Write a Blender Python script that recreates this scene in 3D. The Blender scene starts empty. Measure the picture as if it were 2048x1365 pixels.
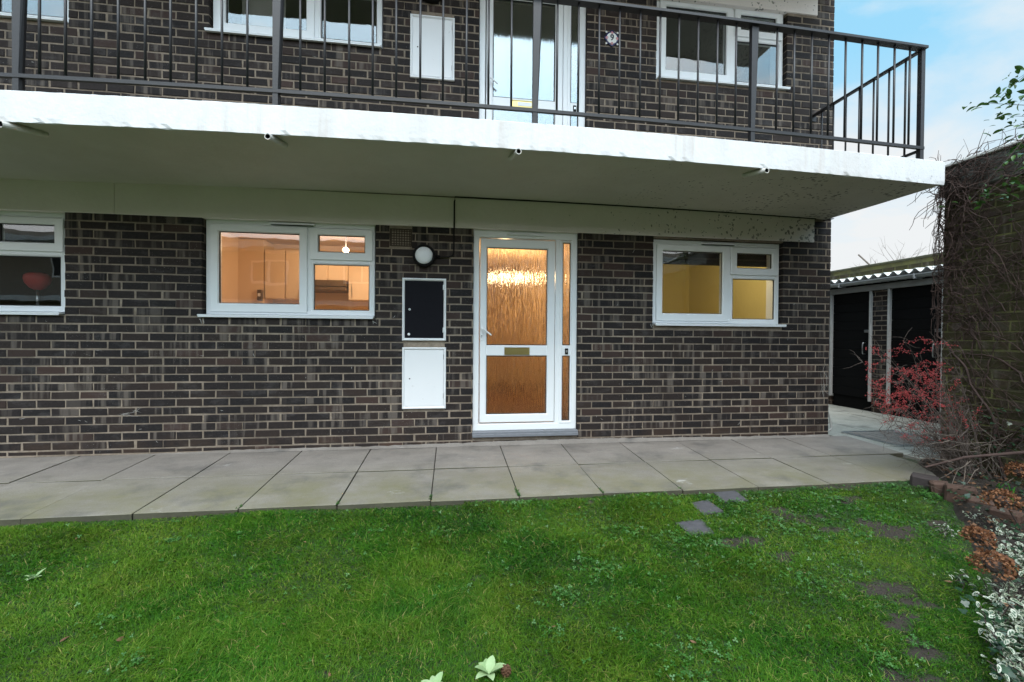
import bpy, math, random
import numpy as np
from mathutils import Vector, Matrix
random.seed(7); rng = np.random.default_rng(11)
C = bpy.context.scene.collection
scene = bpy.context.scene

# ---------------------------------------------------------------- camera geometry (also used to read positions off planes)
F, YAW, PIT, ROL, CD, CH = 883.724, 0.137122, -0.011054, 0.0073785, 4.419365, 1.044626
def ray(px, py):
    a = (px-1024)/F; b = (py-682.5)/F
    c, s = math.cos(ROL), math.sin(ROL); a, b = c*a+s*b, -s*a+c*b
    c, s = math.cos(PIT), math.sin(PIT); d = c+s*b; u = s-c*b
    c, s = math.cos(YAW), math.sin(YAW)
    return Vector((c*a+s*d, -s*a+c*d, u))
CAM = Vector((0, -CD, CH))
def aty(px, py, y): r = ray(px, py); return CAM+r*((y+CD)/r.y)
def atz(px, py, z): r = ray(px, py); return CAM+r*((z-CH)/r.z)
def atx(px, py, x): r = ray(px, py); return CAM+r*(x/r.x)

# ---------------------------------------------------------------- helpers: objects
OFF = {}
def tag(o, label=None, cat=None, group=None, kind=None):
    if label: o['label'] = label
    if cat: o['category'] = cat
    if group: o['group'] = group
    if kind: o['kind'] = kind
    return o
def empty(name, loc, label, cat, group=None):
    o = bpy.data.objects.new(name, None); C.objects.link(o); o.location = loc
    o.empty_display_size = .1
    OFF[o.name] = Vector(loc)
    return tag(o, label, cat, group)
def link(name, me, parent=None, loc=None):
    o = bpy.data.objects.new(name, me); C.objects.link(o)
    if parent is not None:
        o.parent = parent; off = OFF[parent.name]
        OFF[o.name] = off
    else:
        off = Vector(loc) if loc is not None else Vector((0,0,0))
        o.location = off; OFF[o.name] = off
    if off.length > 0: me.transform(Matrix.Translation(-off))
    return o
class MB:
    def __init__(s): s.v = []; s.f = []; s.m = []; s.c = []
    def face(s, pts, m=0, c=(0,0,0)):
        n = len(s.v); s.v += [tuple(p) for p in pts]; s.f.append(tuple(range(n, n+len(pts)))); s.m.append(m); s.c.append(c)
    def box(s, x0, x1, y0, y1, z0, z1, m=0, c=(0,0,0), b=0):
        if x1 < x0: x0, x1 = x1, x0
        if y1 < y0: y0, y1 = y1, y0
        if z1 < z0: z0, z1 = z1, z0
        lo = (x0,y0,z0); hi = (x1,y1,z1)
        b = min(b, (x1-x0)*.45, (y1-y0)*.45, (z1-z0)*.45)
        n = len(s.v)
        if b <= 0:
            for i in range(8): s.v.append(((x0,x1)[i&1], (y0,y1)[(i>>1)&1], (z0,z1)[(i>>2)&1]))
            for q in ((0,2,3,1),(4,5,7,6),(0,1,5,4),(2,6,7,3),(0,4,6,2),(1,3,7,5)):
                s.f.append(tuple(n+k for k in q)); s.m.append(m); s.c.append(c)
            return
        idx = {}
        for i in range(8):
            bits = (i&1, (i>>1)&1, (i>>2)&1)
            for ax in range(3):
                p = []
                for k in range(3):
                    e = hi[k] if bits[k] else lo[k]
                    if k != ax: e += -b if bits[k] else b
                    p.append(e)
                idx[(i,ax)] = len(s.v); s.v.append(tuple(p))
        def add(q): s.f.append(tuple(q)); s.m.append(m); s.c.append(c)
        for ax in range(3):
            o1, o2 = (ax+1)%3, (ax+2)%3
            for side in (0,1):
                q = []
                for (a1,a2) in ((0,0),(1,0),(1,1),(0,1)):
                    i = (side<<ax)|(a1<<o1)|(a2<<o2); q.append(idx[(i,ax)])
                if not side: q.reverse()
                add(q)
        for ax in range(3):
            o1, o2 = (ax+1)%3, (ax+2)%3
            for a1 in (0,1):
                for a2 in (0,1):
                    i0 = (a1<<o1)|(a2<<o2); i1 = i0|(1<<ax)
                    q = [idx[(i0,o1)], idx[(i1,o1)], idx[(i1,o2)], idx[(i0,o2)]]
                    if a1 == a2: q.reverse()
                    add(q)
        for i in range(8):
            q = [idx[(i,0)], idx[(i,1)], idx[(i,2)]]
            if bin(i).count('1')%2 == 0: q.reverse()
            add(q)
    def tube(s, pts, r, n=6, m=0, c=(0,0,0), cap=True):
        pts = [Vector(p) for p in pts]
        if not hasattr(r, '__len__'): r = [r]*len(pts)
        base = len(s.v); up = None
        for i, p in enumerate(pts):
            t = (pts[min(i+1,len(pts)-1)]-pts[max(i-1,0)])
            if t.length < 1e-9: t = Vector((0,0,1))
            t.normalize()
            if up is None:
                up = t.orthogonal().normalized()
            else:
                up = (up-t*up.dot(t))
                if up.length < 1e-6: up = t.orthogonal()
                up.normalize()
            w = t.cross(up)
            for k in range(n):
                a = 2*math.pi*k/n
                s.v.append(tuple(p+(up*math.cos(a)+w*math.sin(a))*r[i]))
        for i in range(len(pts)-1):
            for k in range(n):
                a = base+i*n+k; b2 = base+i*n+(k+1)%n
                s.f.append((a, b2, b2+n, a+n)); s.m.append(m); s.c.append(c)
        if cap:
            s.f.append(tuple(base+k for k in reversed(range(n)))); s.m.append(m); s.c.append(c)
            e = base+(len(pts)-1)*n
            s.f.append(tuple(e+k for k in range(n))); s.m.append(m); s.c.append(c)
    def lathe(s, prof, origin, axis='z', n=24, m=0, c=(0,0,0)):
        base = len(s.v); o = Vector(origin)
        for (r, h) in prof:
            for k in range(n):
                a = 2*math.pi*k/n; x, y = r*math.cos(a), r*math.sin(a)
                p = Vector((x,y,h)) if axis == 'z' else Vector((x,-h,y))
                s.v.append(tuple(o+p))
        for i in range(len(prof)-1):
            for k in range(n):
                a = base+i*n+k; b2 = base+i*n+(k+1)%n
                s.f.append((a, b2, b2+n, a+n)); s.m.append(m); s.c.append(c)
    def ball(s, o, r, m=0, c=(0,0,0), n=6, h=4, sq=1):
        prof = [(max(1e-4, r*math.sin(math.pi*i/h)), -r*sq*math.cos(math.pi*i/h)) for i in range(h+1)]
        s.lathe(prof, o, 'z', n, m, c)
    def build(s, name, mats, parent=None, loc=None, smooth=False):
        me = bpy.data.meshes.new(name)
        me.from_pydata(s.v, [], s.f)
        if not isinstance(mats, (list, tuple)): mats = [mats]
        for x in mats: me.materials.append(x)
        me.polygons.foreach_set('material_index', s.m)
        if any(c != (0,0,0) for c in s.c):
            at = me.attributes.new('bc', 'FLOAT_COLOR', 'FACE')
            at.data.foreach_set('color', np.array([tuple(c)+(1,) for c in s.c], dtype=np.float32).ravel())
        if smooth: me.polygons.foreach_set('use_smooth', [True]*len(me.polygons))
        me.validate()
        return link(name, me, parent, loc)
def scatter(name, tv, tf, pos, rot, scl, mats, tm=None, col=None, parent=None, loc=None, smooth=False, vtx=None):
    """one mesh from many copies of a small template; rot (N,3,3), scl (N,) or (N,3)"""
    N = len(pos); tv = np.asarray(tv, float); M = len(tv)
    if scl.ndim == 1: scl = np.repeat(scl[:,None], 3, 1)
    V = tv[None]*scl[:,None,:] if vtx is None else vtx
    V = np.einsum('nij,nmj->nmi', rot, V)+pos[:,None,:]
    V = V.reshape(-1,3)
    me = bpy.data.meshes.new(name)
    lens = np.array([len(f) for f in tf]); flat = np.concatenate([np.array(f) for f in tf])
    L = len(flat)
    loops = (flat[None]+(np.arange(N)*M)[:,None]).ravel().astype(np.int32)
    starts = (np.concatenate([[0],np.cumsum(lens)[:-1]])[None]+(np.arange(N)*L)[:,None]).ravel().astype(np.int32)
    me.vertices.add(N*M); me.vertices.foreach_set('co', V.ravel().astype(np.float32))
    me.loops.add(N*L); me.loops.foreach_set('vertex_index', loops)
    me.polygons.add(N*len(tf)); me.polygons.foreach_set('loop_start', starts)
    me.polygons.foreach_set('loop_total', np.tile(lens, N).astype(np.int32))
    if not isinstance(mats, (list, tuple)): mats = [mats]
    for x in mats: me.materials.append(x)
    if tm is not None: me.polygons.foreach_set('material_index', np.tile(np.array(tm, np.int32), N))
    if col is not None:
        at = me.attributes.new('bc', 'FLOAT_COLOR', 'FACE')
        cc = np.concatenate([col, np.ones((N,1))], 1)
        at.data.foreach_set('color', np.repeat(cc, len(tf), 0).astype(np.float32).ravel())
    if smooth: me.polygons.foreach_set('use_smooth', [True]*(N*len(tf)))
    me.update(calc_edges=True)
    return link(name, me, parent, loc)
def rots(yaw, pitch, roll):
    cy, sy, cp, sp, cr, sr = np.cos(yaw), np.sin(yaw), np.cos(pitch), np.sin(pitch), np.cos(roll), np.sin(roll)
    z = np.zeros_like(yaw); o = np.ones_like(yaw)
    A = np.stack([np.stack([cy,-sy,z],-1), np.stack([sy,cy,z],-1), np.stack([z,z,o],-1)], -2)
    B = np.stack([np.stack([o,z,z],-1), np.stack([z,cp,-sp],-1), np.stack([z,sp,cp],-1)], -2)
    D = np.stack([np.stack([cr,z,sr],-1), np.stack([z,o,z],-1), np.stack([-sr,z,cr],-1)], -2)
    return A@B@D

# ---------------------------------------------------------------- materials
def mat(name):
    m = bpy.data.materials.new(name); m.use_nodes = True
    nt = m.node_tree; b = nt.nodes['Principled BSDF']
    return m, nt, b
def N(nt, t, **k):
    n = nt.nodes.new(t)
    for a, v in k.items():
        if a in n.inputs.keys() if hasattr(n.inputs, 'keys') else False: n.inputs[a].default_value = v
        else: setattr(n, a, v)
    return n
def noise(nt, vec, scale, detail=4, rough=.55, dist=0):
    n = nt.nodes.new('ShaderNodeTexNoise'); n.inputs['Scale'].default_value = scale
    n.inputs['Detail'].default_value = detail; n.inputs['Roughness'].default_value = rough; n.inputs['Distortion'].default_value = dist
    nt.links.new(vec, n.inputs['Vector']); return n.outputs['Fac']
def mapping(nt, vec, scale=(1,1,1), loc=(0,0,0)):
    n = nt.nodes.new('ShaderNodeMapping'); n.inputs['Scale'].default_value = scale; n.inputs['Location'].default_value = loc
    nt.links.new(vec, n.inputs['Vector']); return n.outputs['Vector']
def ramp(nt, fac, stops):
    n = nt.nodes.new('ShaderNodeValToRGB'); e = n.color_ramp.elements
    while len(e) < len(stops): e.new(.5)
    for i, (p, c) in enumerate(stops):
        e[i].position = p; e[i].color = (c if hasattr(c, '__len__') else (c,c,c))+((1,) if not hasattr(c, '__len__') or len(c) == 3 else ())
    nt.links.new(fac, n.inputs['Fac']); return n.outputs['Color']
def mix(nt, fac, a, b, mode='MIX'):
    n = nt.nodes.new('ShaderNodeMix'); n.data_type = 'RGBA'; n.blend_type = mode
    for sock, v in ((n.inputs['Factor'], fac), (n.inputs[6], a), (n.inputs[7], b)):
        if isinstance(v, (int,float)): sock.default_value = v
        elif isinstance(v, tuple): sock.default_value = v+(1,) if len(v) == 3 else v
        else: nt.links.new(v, sock)
    return n.outputs[2]
def mth(nt, op, a, b=None, clamp=False):
    n = nt.nodes.new('ShaderNodeMath'); n.operation = op; n.use_clamp = clamp
    for sock, v in ((n.inputs[0], a), (n.inputs[1], b)):
        if v is None: continue
        if isinstance(v, (int,float)): sock.default_value = v
        else: nt.links.new(v, sock)
    return n.outputs[0]
def coords(nt):
    return nt.nodes.new('ShaderNodeNewGeometry').outputs['Position']
def bump(nt, b, h, strength=.3, dist=.01):
    n = nt.nodes.new('ShaderNodeBump'); n.inputs['Strength'].default_value = strength; n.inputs['Distance'].default_value = dist
    nt.links.new(h, n.inputs['Height']); nt.links.new(n.outputs['Normal'], b.inputs['Normal'])
def sep(nt, vec):
    n = nt.nodes.new('ShaderNodeSeparateXYZ'); nt.links.new(vec, n.inputs[0]); return n.outputs
def attr(nt):
    n = nt.nodes.new('ShaderNodeAttribute'); n.attribute_name = 'bc'
    s = nt.nodes.new('ShaderNodeSeparateColor'); nt.links.new(n.outputs['Color'], s.inputs[0]); return s.outputs
def plain(name, col, rough=.5, metal=0, var=.12, scale=9, bmp=.0, bscale=60, spec=None):
    m, nt, b = mat(name); p = coords(nt)
    n = noise(nt, p, scale, 5)
    c = mix(nt, n, tuple(x*(1-var) for x in col), tuple(min(1,x*(1+var)) for x in col))
    nt.links.new(c, b.inputs['Base Color']); b.inputs['Roughness'].default_value = rough; b.inputs['Metallic'].default_value = metal
    if spec is not None: b.inputs['Specular IOR Level'].default_value = spec
    if bmp: bump(nt, b, noise(nt, p, bscale, 4), bmp, .004)
    return m

# dark engineering brick: tone, redness and streakiness per brick come from the brick itself
def brick_mat(name, dark, brown, red, moss=False):
    m, nt, b = mat(name); p = coords(nt); a = attr(nt)
    base = ramp(nt, a[0], [(0,dark),(.55,tuple(.5*(x+y) for x,y in zip(dark,brown))),(.86,brown),(1,red)])
    n1 = noise(nt, p, 45, 6, .7)
    base = mix(nt, ramp(nt, n1, [(.3,0),(.75,1)]), base, tuple(x*1.9+.006 for x in brown), 'MIX') if moss else mix(nt, mth(nt,'MULTIPLY',ramp(nt, n1, [(.4,0),(.85,1)]),.6), base, tuple(x*1.5+.004 for x in brown))
    # vertical kiln bands on some bricks
    st = noise(nt, mapping(nt, p, (17,17,1.2)), 1.0, 3, .5)
    stm = mth(nt, 'MULTIPLY', ramp(nt, st, [(.5,0),(.62,1)]), ramp(nt, a[2], [(.5,0),(.7,.8)]))
    base = mix(nt, stm, base, (.125,.105,.09))
    # pale scuffs and lime spots
    sp = noise(nt, p, 120, 3, .6); sp2 = noise(nt, mapping(nt, p, (1,1,1), (3,1,7)), 2.3, 3)
    base = mix(nt, mth(nt,'MULTIPLY',ramp(nt, sp, [(.66,0),(.72,1)]),ramp(nt, sp2,[(.45,0),(.65,.9)])), base, (.4,.39,.37))
    # lime bloom, soft cloudy patches
    bl = noise(nt, mapping(nt, p, (1,1,2.2), (9,0,2)), 3.1, 7, .72)
    base = mix(nt, ramp(nt, bl, [(.54,0),(.76,.42)]), base, (.13,.122,.12))
    if moss:
        mo = noise(nt, p, 6, 6, .7)
        base = mix(nt, ramp(nt, mo, [(.36,0),(.6,.85)]), base, (.040,.041,.013))
    zz = sep(nt, p)[2]
    rz = mth(nt,'MULTIPLY', mth(nt,'SUBTRACT',1.0, mth(nt,'MULTIPLY',mth(nt,'ABSOLUTE',mth(nt,'SUBTRACT',zz,-.01)),7.0),True), ramp(nt, noise(nt, p, 4, 5, .6), [(.4,0),(.65,.35)]))
    base = mix(nt, rz, base, (.09,.052,.03))
    nt.links.new(base, b.inputs['Base Color']); b.inputs['Roughness'].default_value = .72
    b.inputs['Specular IOR Level'].default_value = .2
    bump(nt, b, noise(nt, p, 170, 6, .7), .55, .0035)
    return m
M = {}
M['brick'] = brick_mat('dark_brick', (.0105,.0100,.0115), (.026,.0185,.0160), (.050,.030,.025))
M['mossbrick'] = brick_mat('mossy_brick', (.022,.016,.011), (.034,.024,.015), (.055,.034,.02), True)
def mortar_mat(name, c1, c2, moss=0):
    m, nt, b = mat(name); p = coords(nt)
    n = noise(nt, p, 26, 6, .7); c = mix(nt, ramp(nt, n, [(.3,0),(.7,1)]), c1, c2)
    n2 = noise(nt, p, 1.4, 5, .65); c = mix(nt, ramp(nt, n2, [(.40,0),(.66,.7)]), c, tuple(x*.42 for x in c1))
    c = mix(nt, ramp(nt, noise(nt, p, 7, 5, .7), [(.5,0),(.68,.5)]), c, tuple(x*.5 for x in c1))
    if moss: c = mix(nt, ramp(nt, noise(nt, p, 5, 5), [(.35,0),(.62,.9)]), c, (.14,.138,.045))
    nt.links.new(c, b.inputs['Base Color']); b.inputs['Roughness'].default_value = .95
    bump(nt, b, noise(nt, p, 240, 5, .7), .8, .004)
    return m
M['mortar'] = mortar_mat('mortar', (.21,.165,.125), (.33,.27,.21))
M['mossmortar'] = mortar_mat('mossy_mortar', (.07,.065,.035), (.13,.12,.06), 1)
# painted concrete: white fascia and duller soffit
def paint_mat(name, col, dirt, spots=False, streak=True, edge=False):
    m, nt, b = mat(name); p = coords(nt); s = sep(nt, p)
    c = mix(nt, noise(nt, p, 3, 6, .6), tuple(x*.93 for x in col), col)
    if streak:
        st = noise(nt, mapping(nt, p, (9,9,.7)), 1, 6, .65); st2 = noise(nt, p, 1.1, 3)
        c = mix(nt, mth(nt,'MULTIPLY',ramp(nt, st, [(.5,0),(.72,.6)]),ramp(nt, st2,[(.38,0),(.56,1)])), c, dirt)
        cr = noise(nt, p, 14, 8, .75)
        c = mix(nt, ramp(nt, cr, [(.485,0),(.5,.35),(.515,0)]), c, tuple(x*.72 for x in col))
    if edge:
        em = mth(nt,'MULTIPLY', ramp(nt, noise(nt, p, 75, 4, .7), [(.60,0),(.66,1)]), ramp(nt, mth(nt,'MULTIPLY',s[0],.2), [(.5,0),(.78,.8)]))
        c = mix(nt, em, c, (.12,.11,.10))
        ws = noise(nt, mapping(nt, p, (2.2,2.2,.5), (7,0,0)), 1, 5, .6)
        c = mix(nt, ramp(nt, ws, [(.48,0),(.70,.6)]), c, (.47,.43,.39))
        c = mix(nt, ramp(nt, noise(nt, p, 55, 5, .75), [(.68,0),(.74,.5)]), c, (.35,.33,.31))
    if spots:
        v = nt.nodes.new('ShaderNodeTexVoronoi'); v.inputs['Scale'].default_value = 21; v.inputs['Randomness'].default_value = 1
        d = nt.nodes.new('ShaderNodeMix'); d.data_type = 'VECTOR'
        nv = nt.nodes.new('ShaderNodeTexNoise'); nv.inputs['Scale'].default_value = 40; nt.links.new(p, nv.inputs['Vector'])
        ad = nt.nodes.new('ShaderNodeVectorMath'); ad.operation = 'MULTIPLY_ADD'
        nt.links.new(nv.outputs['Color'], ad.inputs[0]); ad.inputs[1].default_value = (.05,.05,.05); nt.links.new(p, ad.inputs[2])
        nt.links.new(ad.outputs[0], v.inputs['Vector'])
        # mould is thickest near the open end of the balcony
        den = mth(nt,'MULTIPLY', mth(nt,'ADD', mth(nt,'MULTIPLY', s[0], .20), .0, True), 1.0)
        den = mth(nt,'MULTIPLY', den, ramp(nt, noise(nt, p, 2.5, 4), [(.33,0),(.6,1)]))
        lim = mth(nt,'MULTIPLY', den, .50)
        msk = mth(nt,'LESS_THAN', v.outputs['Distance'], lim)
        c = mix(nt, mth(nt,'MULTIPLY',msk,.85), c, (.03,.03,.022))
        c = mix(nt, ramp(nt, noise(nt, p, 1.7, 6, .7), [(.4,0),(.72,.5)]), c, dirt)
    nt.links.new(c, b.inputs['Base Color']); b.inputs['Roughness'].default_value = .7
    bump(nt, b, mth(nt,'ADD',noise(nt, p, 22, 6, .6),mth(nt,'MULTIPLY',noise(nt,p,4,3),1.5)), .35, .008)
    return m
M['white_conc'] = paint_mat('white_masonry_paint', (.655,.665,.68), (.42,.34,.28), edge=True)
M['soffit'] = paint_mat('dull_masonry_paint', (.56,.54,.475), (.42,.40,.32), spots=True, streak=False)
M['beam'] = paint_mat('off_white_beam_paint', (.80,.725,.705), (.66,.60,.55), spots=True, streak=False)
M['upvc'] = plain('white_upvc', (.78,.80,.82), .28, var=.02, scale=3)
M['gasket'] = plain('black_gasket', (.012,.012,.013), .6)
M['black_metal'] = plain('black_railing_paint', (.013,.0125,.015), .5, var=.35, scale=30, bmp=.3, bscale=90)
M['white_metal'] = None
def chipped(name, col, under):
    m, nt, b = mat(name); p = coords(nt)
    n = noise(nt, p, 18, 7, .7); n2 = noise(nt, p, 2, 4)
    c = mix(nt, noise(nt, p, 4, 4), col, tuple(x*.94 for x in col))
    c = mix(nt, ramp(nt, n, [(.68,0),(.7,.9)]), c, under)
    nt.links.new(c, b.inputs['Base Color']); b.inputs['Roughness'].default_value = .5
    bump(nt, b, n, .2, .003); return m
M['white_metal'] = chipped('chipped_white_paint', (.78,.79,.81), (.30,.26,.22))
M['frame_grey'] = chipped('worn_grey_white_paint', (.52,.52,.50), (.16,.13,.11))
M['navy'] = plain('black_painted_board', (.006,.006,.009), .65, var=.25, scale=20, spec=.12)
M['steel'] = plain('steel', (.55,.55,.56), .3, 1)
M['brass'] = plain('brass', (.55,.43,.18), .3, 1)
M['limestain'] = plain('lime_stain', (.42,.41,.39), .9, var=.3, scale=60)
M['dark'] = plain('dark_void', (.008,.008,.008), .8)
M['lead'] = plain('lead_grey', (.16,.17,.19), .55, var=.2, scale=20, bmp=.2)
M['cable'] = plain('black_cable', (.008,.0075,.0075), .6, spec=.15)
M['pipe'] = plain('grey_pipe', (.33,.33,.31), .5, var=.25, scale=30)
M['spout'] = plain('painted_spout', (.55,.54,.50), .6, var=.3, scale=30)
M['plastic_white'] = plain('opal_diffuser', (.78,.80,.84), .35, var=.02)
M['airbrick'] = plain('terracotta_airbrick', (.045,.03,.02), .85, var=.4, scale=30, bmp=.4)
def glass(name, rough=0.0, boost=1.5, r0=.07):
    m = bpy.data.materials.new(name); m.use_nodes = True; nt = m.node_tree; nt.nodes.clear()
    out = nt.nodes.new('ShaderNodeOutputMaterial'); mx = nt.nodes.new('ShaderNodeMixShader')
    tr = nt.nodes.new('ShaderNodeBsdfTransparent'); tr.inputs[0].default_value = (.96,.97,.965,1)
    gl = nt.nodes.new('ShaderNodeBsdfGlossy'); gl.inputs['Roughness'].default_value = rough
    lw = nt.nodes.new('ShaderNodeLayerWeight'); lw.inputs['Blend'].default_value = .5
    p5 = mth(nt, 'POWER', lw.outputs['Facing'], 4.0)
    fac = mth(nt, 'ADD', mth(nt,'MULTIPLY',p5,.9), r0, True)
    p = coords(nt); bm = nt.nodes.new('ShaderNodeBump'); bm.inputs['Strength'].default_value = .06; bm.inputs['Distance'].default_value = .02
    nt.links.new(noise(nt, p, 2.2, 2), bm.inputs['Height']); nt.links.new(bm.outputs[0], gl.inputs['Normal'])
    nt.links.new(fac, mx.inputs[0]); nt.links.new(tr.outputs[0], mx.inputs[1]); nt.links.new(gl.outputs[0], mx.inputs[2])
    nt.links.new(mx.outputs[0], out.inputs[0]); return m
M['glass'] = glass('window_glass', 0, r0=.11)
def obscured(name, rg=.18, r0=.06, rr=.09):
    m = bpy.data.materials.new(name); m.use_nodes = True; nt = m.node_tree; nt.nodes.clear()
    out = nt.nodes.new('ShaderNodeOutputMaterial'); mx = nt.nodes.new('ShaderNodeMixShader')
    rf = nt.nodes.new('ShaderNodeBsdfRefraction'); rf.inputs['Roughness'].default_value = rr; rf.inputs['IOR'].default_value = 1.4
    rf.inputs['Color'].default_value = (.95,.95,.93,1)
    gl = nt.nodes.new('ShaderNodeBsdfGlossy'); gl.inputs['Roughness'].default_value = rg
    p = coords(nt); bm = nt.nodes.new('ShaderNodeBump'); bm.inputs['Strength'].default_value = 1; bm.inputs['Distance'].default_value = .013 if rg > .1 else .0008
    h = mth(nt, 'ADD', noise(nt, mapping(nt, p, (85,85,5)), 1, 2, .5), mth(nt,'MULTIPLY',noise(nt, mapping(nt, p, (150,150,26)), 1, 2),.22))
    nt.links.new(h, bm.inputs['Height'])
    nt.links.new(bm.outputs[0], rf.inputs['Normal']); nt.links.new(bm.outputs[0], gl.inputs['Normal'])
    lw = nt.nodes.new('ShaderNodeLayerWeight'); lw.inputs['Blend'].default_value = .5
    fac = mth(nt, 'ADD', mth(nt,'MULTIPLY',mth(nt,'POWER',lw.outputs['Facing'],4.0),.5), r0, True)
    nt.links.new(fac, mx.inputs[0]); nt.links.new(rf.outputs[0], mx.inputs[1]); nt.links.new(gl.outputs[0], mx.inputs[2])
    nt.links.new(mx.outputs[0], out.inputs[0]); return m
M['obscured'] = obscured('obscured_glass')
M['obscured_up'] = obscured('upper_obscured_glass', .05, .24)
def emis(name, col, st):
    m = bpy.data.materials.new(name); m.use_nodes = True; b = m.node_tree.nodes['Principled BSDF']
    b.inputs['Emission Color'].default_value = col+(1,); b.inputs['Emission Strength'].default_value = st; b.inputs['Base Color'].default_value = (.8,.8,.8,1); return m
M['bulb'] = emis('lit_lamp_glass', (1,.72,.40), 22)
M['hallbulb'] = emis('lit_hall_lamp_glass', (1,.70,.40), 48)
M['wall_kitchen'] = plain('cream_kitchen_wall', (.80,.62,.44), .8, var=.03)
M['cabinet'] = plain('cream_cabinet', (.80,.64,.48), .45, var=.02)
M['wall_hall'] = plain('tan_hall_wall', (.62,.48,.31), .8, var=.03)
M['wall_yellow'] = plain('yellow_bedroom_wall', (.72,.62,.28), .8, var=.03)
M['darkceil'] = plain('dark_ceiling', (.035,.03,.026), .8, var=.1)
M['floor_wood'] = plain('brown_floor', (.16,.08,.035), .5, var=.2)
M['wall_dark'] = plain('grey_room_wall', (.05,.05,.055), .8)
M['red_shade'] = plain('red_lamp_shade', (.62,.05,.05), .45, var=.08)
M['blind'] = plain('grey_blind', (.34,.33,.31), .8)
# paving
def paving(name, c1, c2, algae):
    m, nt, b = mat(name); p = coords(nt); s = sep(nt, p); a = attr(nt)
    c = mix(nt, ramp(nt, noise(nt, p, 1.9, 7, .7), [(.3,0),(.7,1)]), c1, c2)
    c = mix(nt, mth(nt,'MULTIPLY',a[0],.35), c, tuple(x*.6 for x in c1))
    c = mix(nt, ramp(nt, noise(nt, p, 260, 3, .7), [(.35,.0),(.65,.55)]), c, tuple(x*1.6 for x in c2))
    c = mix(nt, ramp(nt, noise(nt, mapping(nt, p, (1,1,1), (2,5,0)), 170, 4, .8), [(.52,0),(.7,.6)]), c, tuple(x*.5 for x in c1))
    c = mix(nt, ramp(nt, noise(nt, mapping(nt, p, (.35,1,1), (2,5,0)), 6, 5, .7), [(.4,0),(.75,.45)]), c, tuple(x*.62 for x in c1))
    c = mix(nt, ramp(nt, noise(nt, p, 38, 5, .7), [(.58,0),(.72,.3)]), c, tuple(x*.45 for x in c1))
    # algae on the damp lawn edge of the path
    al = mth(nt,'MULTIPLY', mth(nt,'SUBTRACT', -.45 if False else mth(nt,'MULTIPLY',s[1],-1.0), .42), 1.7, True)
    al = mth(nt,'MULTIPLY', al, ramp(nt, noise(nt, p, 2.6, 6, .7), [(.3,.1),(.65,1)]))
    c = mix(nt, mth(nt,'MULTIPLY',al,algae), c, (.118,.110,.050))
    st = noise(nt, mapping(nt, p, (1,1,1), (5,3,0)), 3.4, 5, .6)
    c = mix(nt, ramp(nt, st, [(.54,0),(.72,.6)]), c, (.062,.060,.058))
    st = noise(nt, mapping(nt, p, (1,1.8,1), (15,8,0)), 2.7, 6, .7)
    c = mix(nt, ramp(nt, st, [(.66,0),(.78,.6)]), c, (.5,.5,.5))
    nt.links.new(c, b.inputs['Base Color']); b.inputs['Roughness'].default_value = .82
    bump(nt, b, mth(nt,'ADD',noise(nt, p, 220, 5, .7),mth(nt,'MULTIPLY',noise(nt,p,12,4),1.5)), .35, .004)
    return m
M['paving'] = paving('concrete_paving', (.120,.106,.094), (.205,.186,.168), .75)
M['slabedge'] = plain('algae_stained_slab_edge', (.055,.052,.032), .9, var=.55, scale=9, bmp=.6, bscale=50)
M['concrete2'] = paving('pale_yard_concrete', (.19,.19,.165), (.31,.31,.275), .5)
M['slate'] = plain('grey_slate_slab', (.052,.050,.056), .8, var=.5, scale=25, bmp=.6, bscale=40)
def soil_mat():
    m, nt, b = mat('soil'); p = coords(nt)
    c = mix(nt, noise(nt, p, 14, 8, .75), (.018,.013,.009), (.055,.042,.030))
    gr = ramp(nt, noise(nt, p, 9, 6, .7), [(.30,.55),(.6,1)]); gr = mth(nt,'MULTIPLY', gr, mth(nt,'SUBTRACT', 1.0, mth(nt,'MULTIPLY', attr(nt)[0], 1.6), True)); c = mix(nt, gr, c, (.016,.050,.005))
    nt.links.new(c, b.inputs['Base Color']); b.inputs['Roughness'].default_value = .95
    bump(nt, b, noise(nt, p, 60, 8, .8), 1, .02); return m
M['soil'] = soil_mat()
def bed_mat():
    m, nt, b = mat('bed_soil'); p = coords(nt)
    c = mix(nt, noise(nt, p, 22, 8, .75), (.012,.009,.007), (.045,.032,.022))
    nt.links.new(c, b.inputs['Base Color']); b.inputs['Roughness'].default_value = .95
    bump(nt, b, noise(nt, p, 60, 8, .8), 1, .02); return m
M['bed'] = bed_mat()
def blade_mat(name):
    m, nt, b = mat(name); p = coords(nt); a = attr(nt)
    base = ramp(nt, a[0], [(0,(.010,.055,.004)),(.35,(.026,.105,.006)),(.75,(.066,.172,.011)),(.93,(.17,.24,.035)),(1,(.32,.25,.11))])
    pn = noise(nt, mapping(nt, p, (1,1,.0)), 1.6, 5, .65)
    base = mix(nt, ramp(nt, pn, [(.42,0),(.66,.42)]), base, (.125,.165,.012))
    pn2 = noise(nt, mapping(nt, p, (1,1,0), (4,9,0)), 3.3, 4, .6)
    base = mix(nt, ramp(nt, pn2, [(.5,0),(.72,.5)]), base, (.009,.070,.004))
    nt.links.new(base, b.inputs['Base Color']); b.inputs['Roughness'].default_value = .5; b.inputs['Specular IOR Level'].default_value = .12
    tl = nt.nodes.new('ShaderNodeBsdfTranslucent'); nt.links.new(base, tl.inputs[0])
    mx = nt.nodes.new('ShaderNodeMixShader'); mx.inputs[0].default_value = .3
    out = nt.nodes['Material Output']
    nt.links.new(b.outputs[0], mx.inputs[1]); nt.links.new(tl.outputs[0], mx.inputs[2]); nt.links.new(mx.outputs[0], out.inputs[0])
    return m
M['blade'] = blade_mat('grass_blades')
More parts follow.
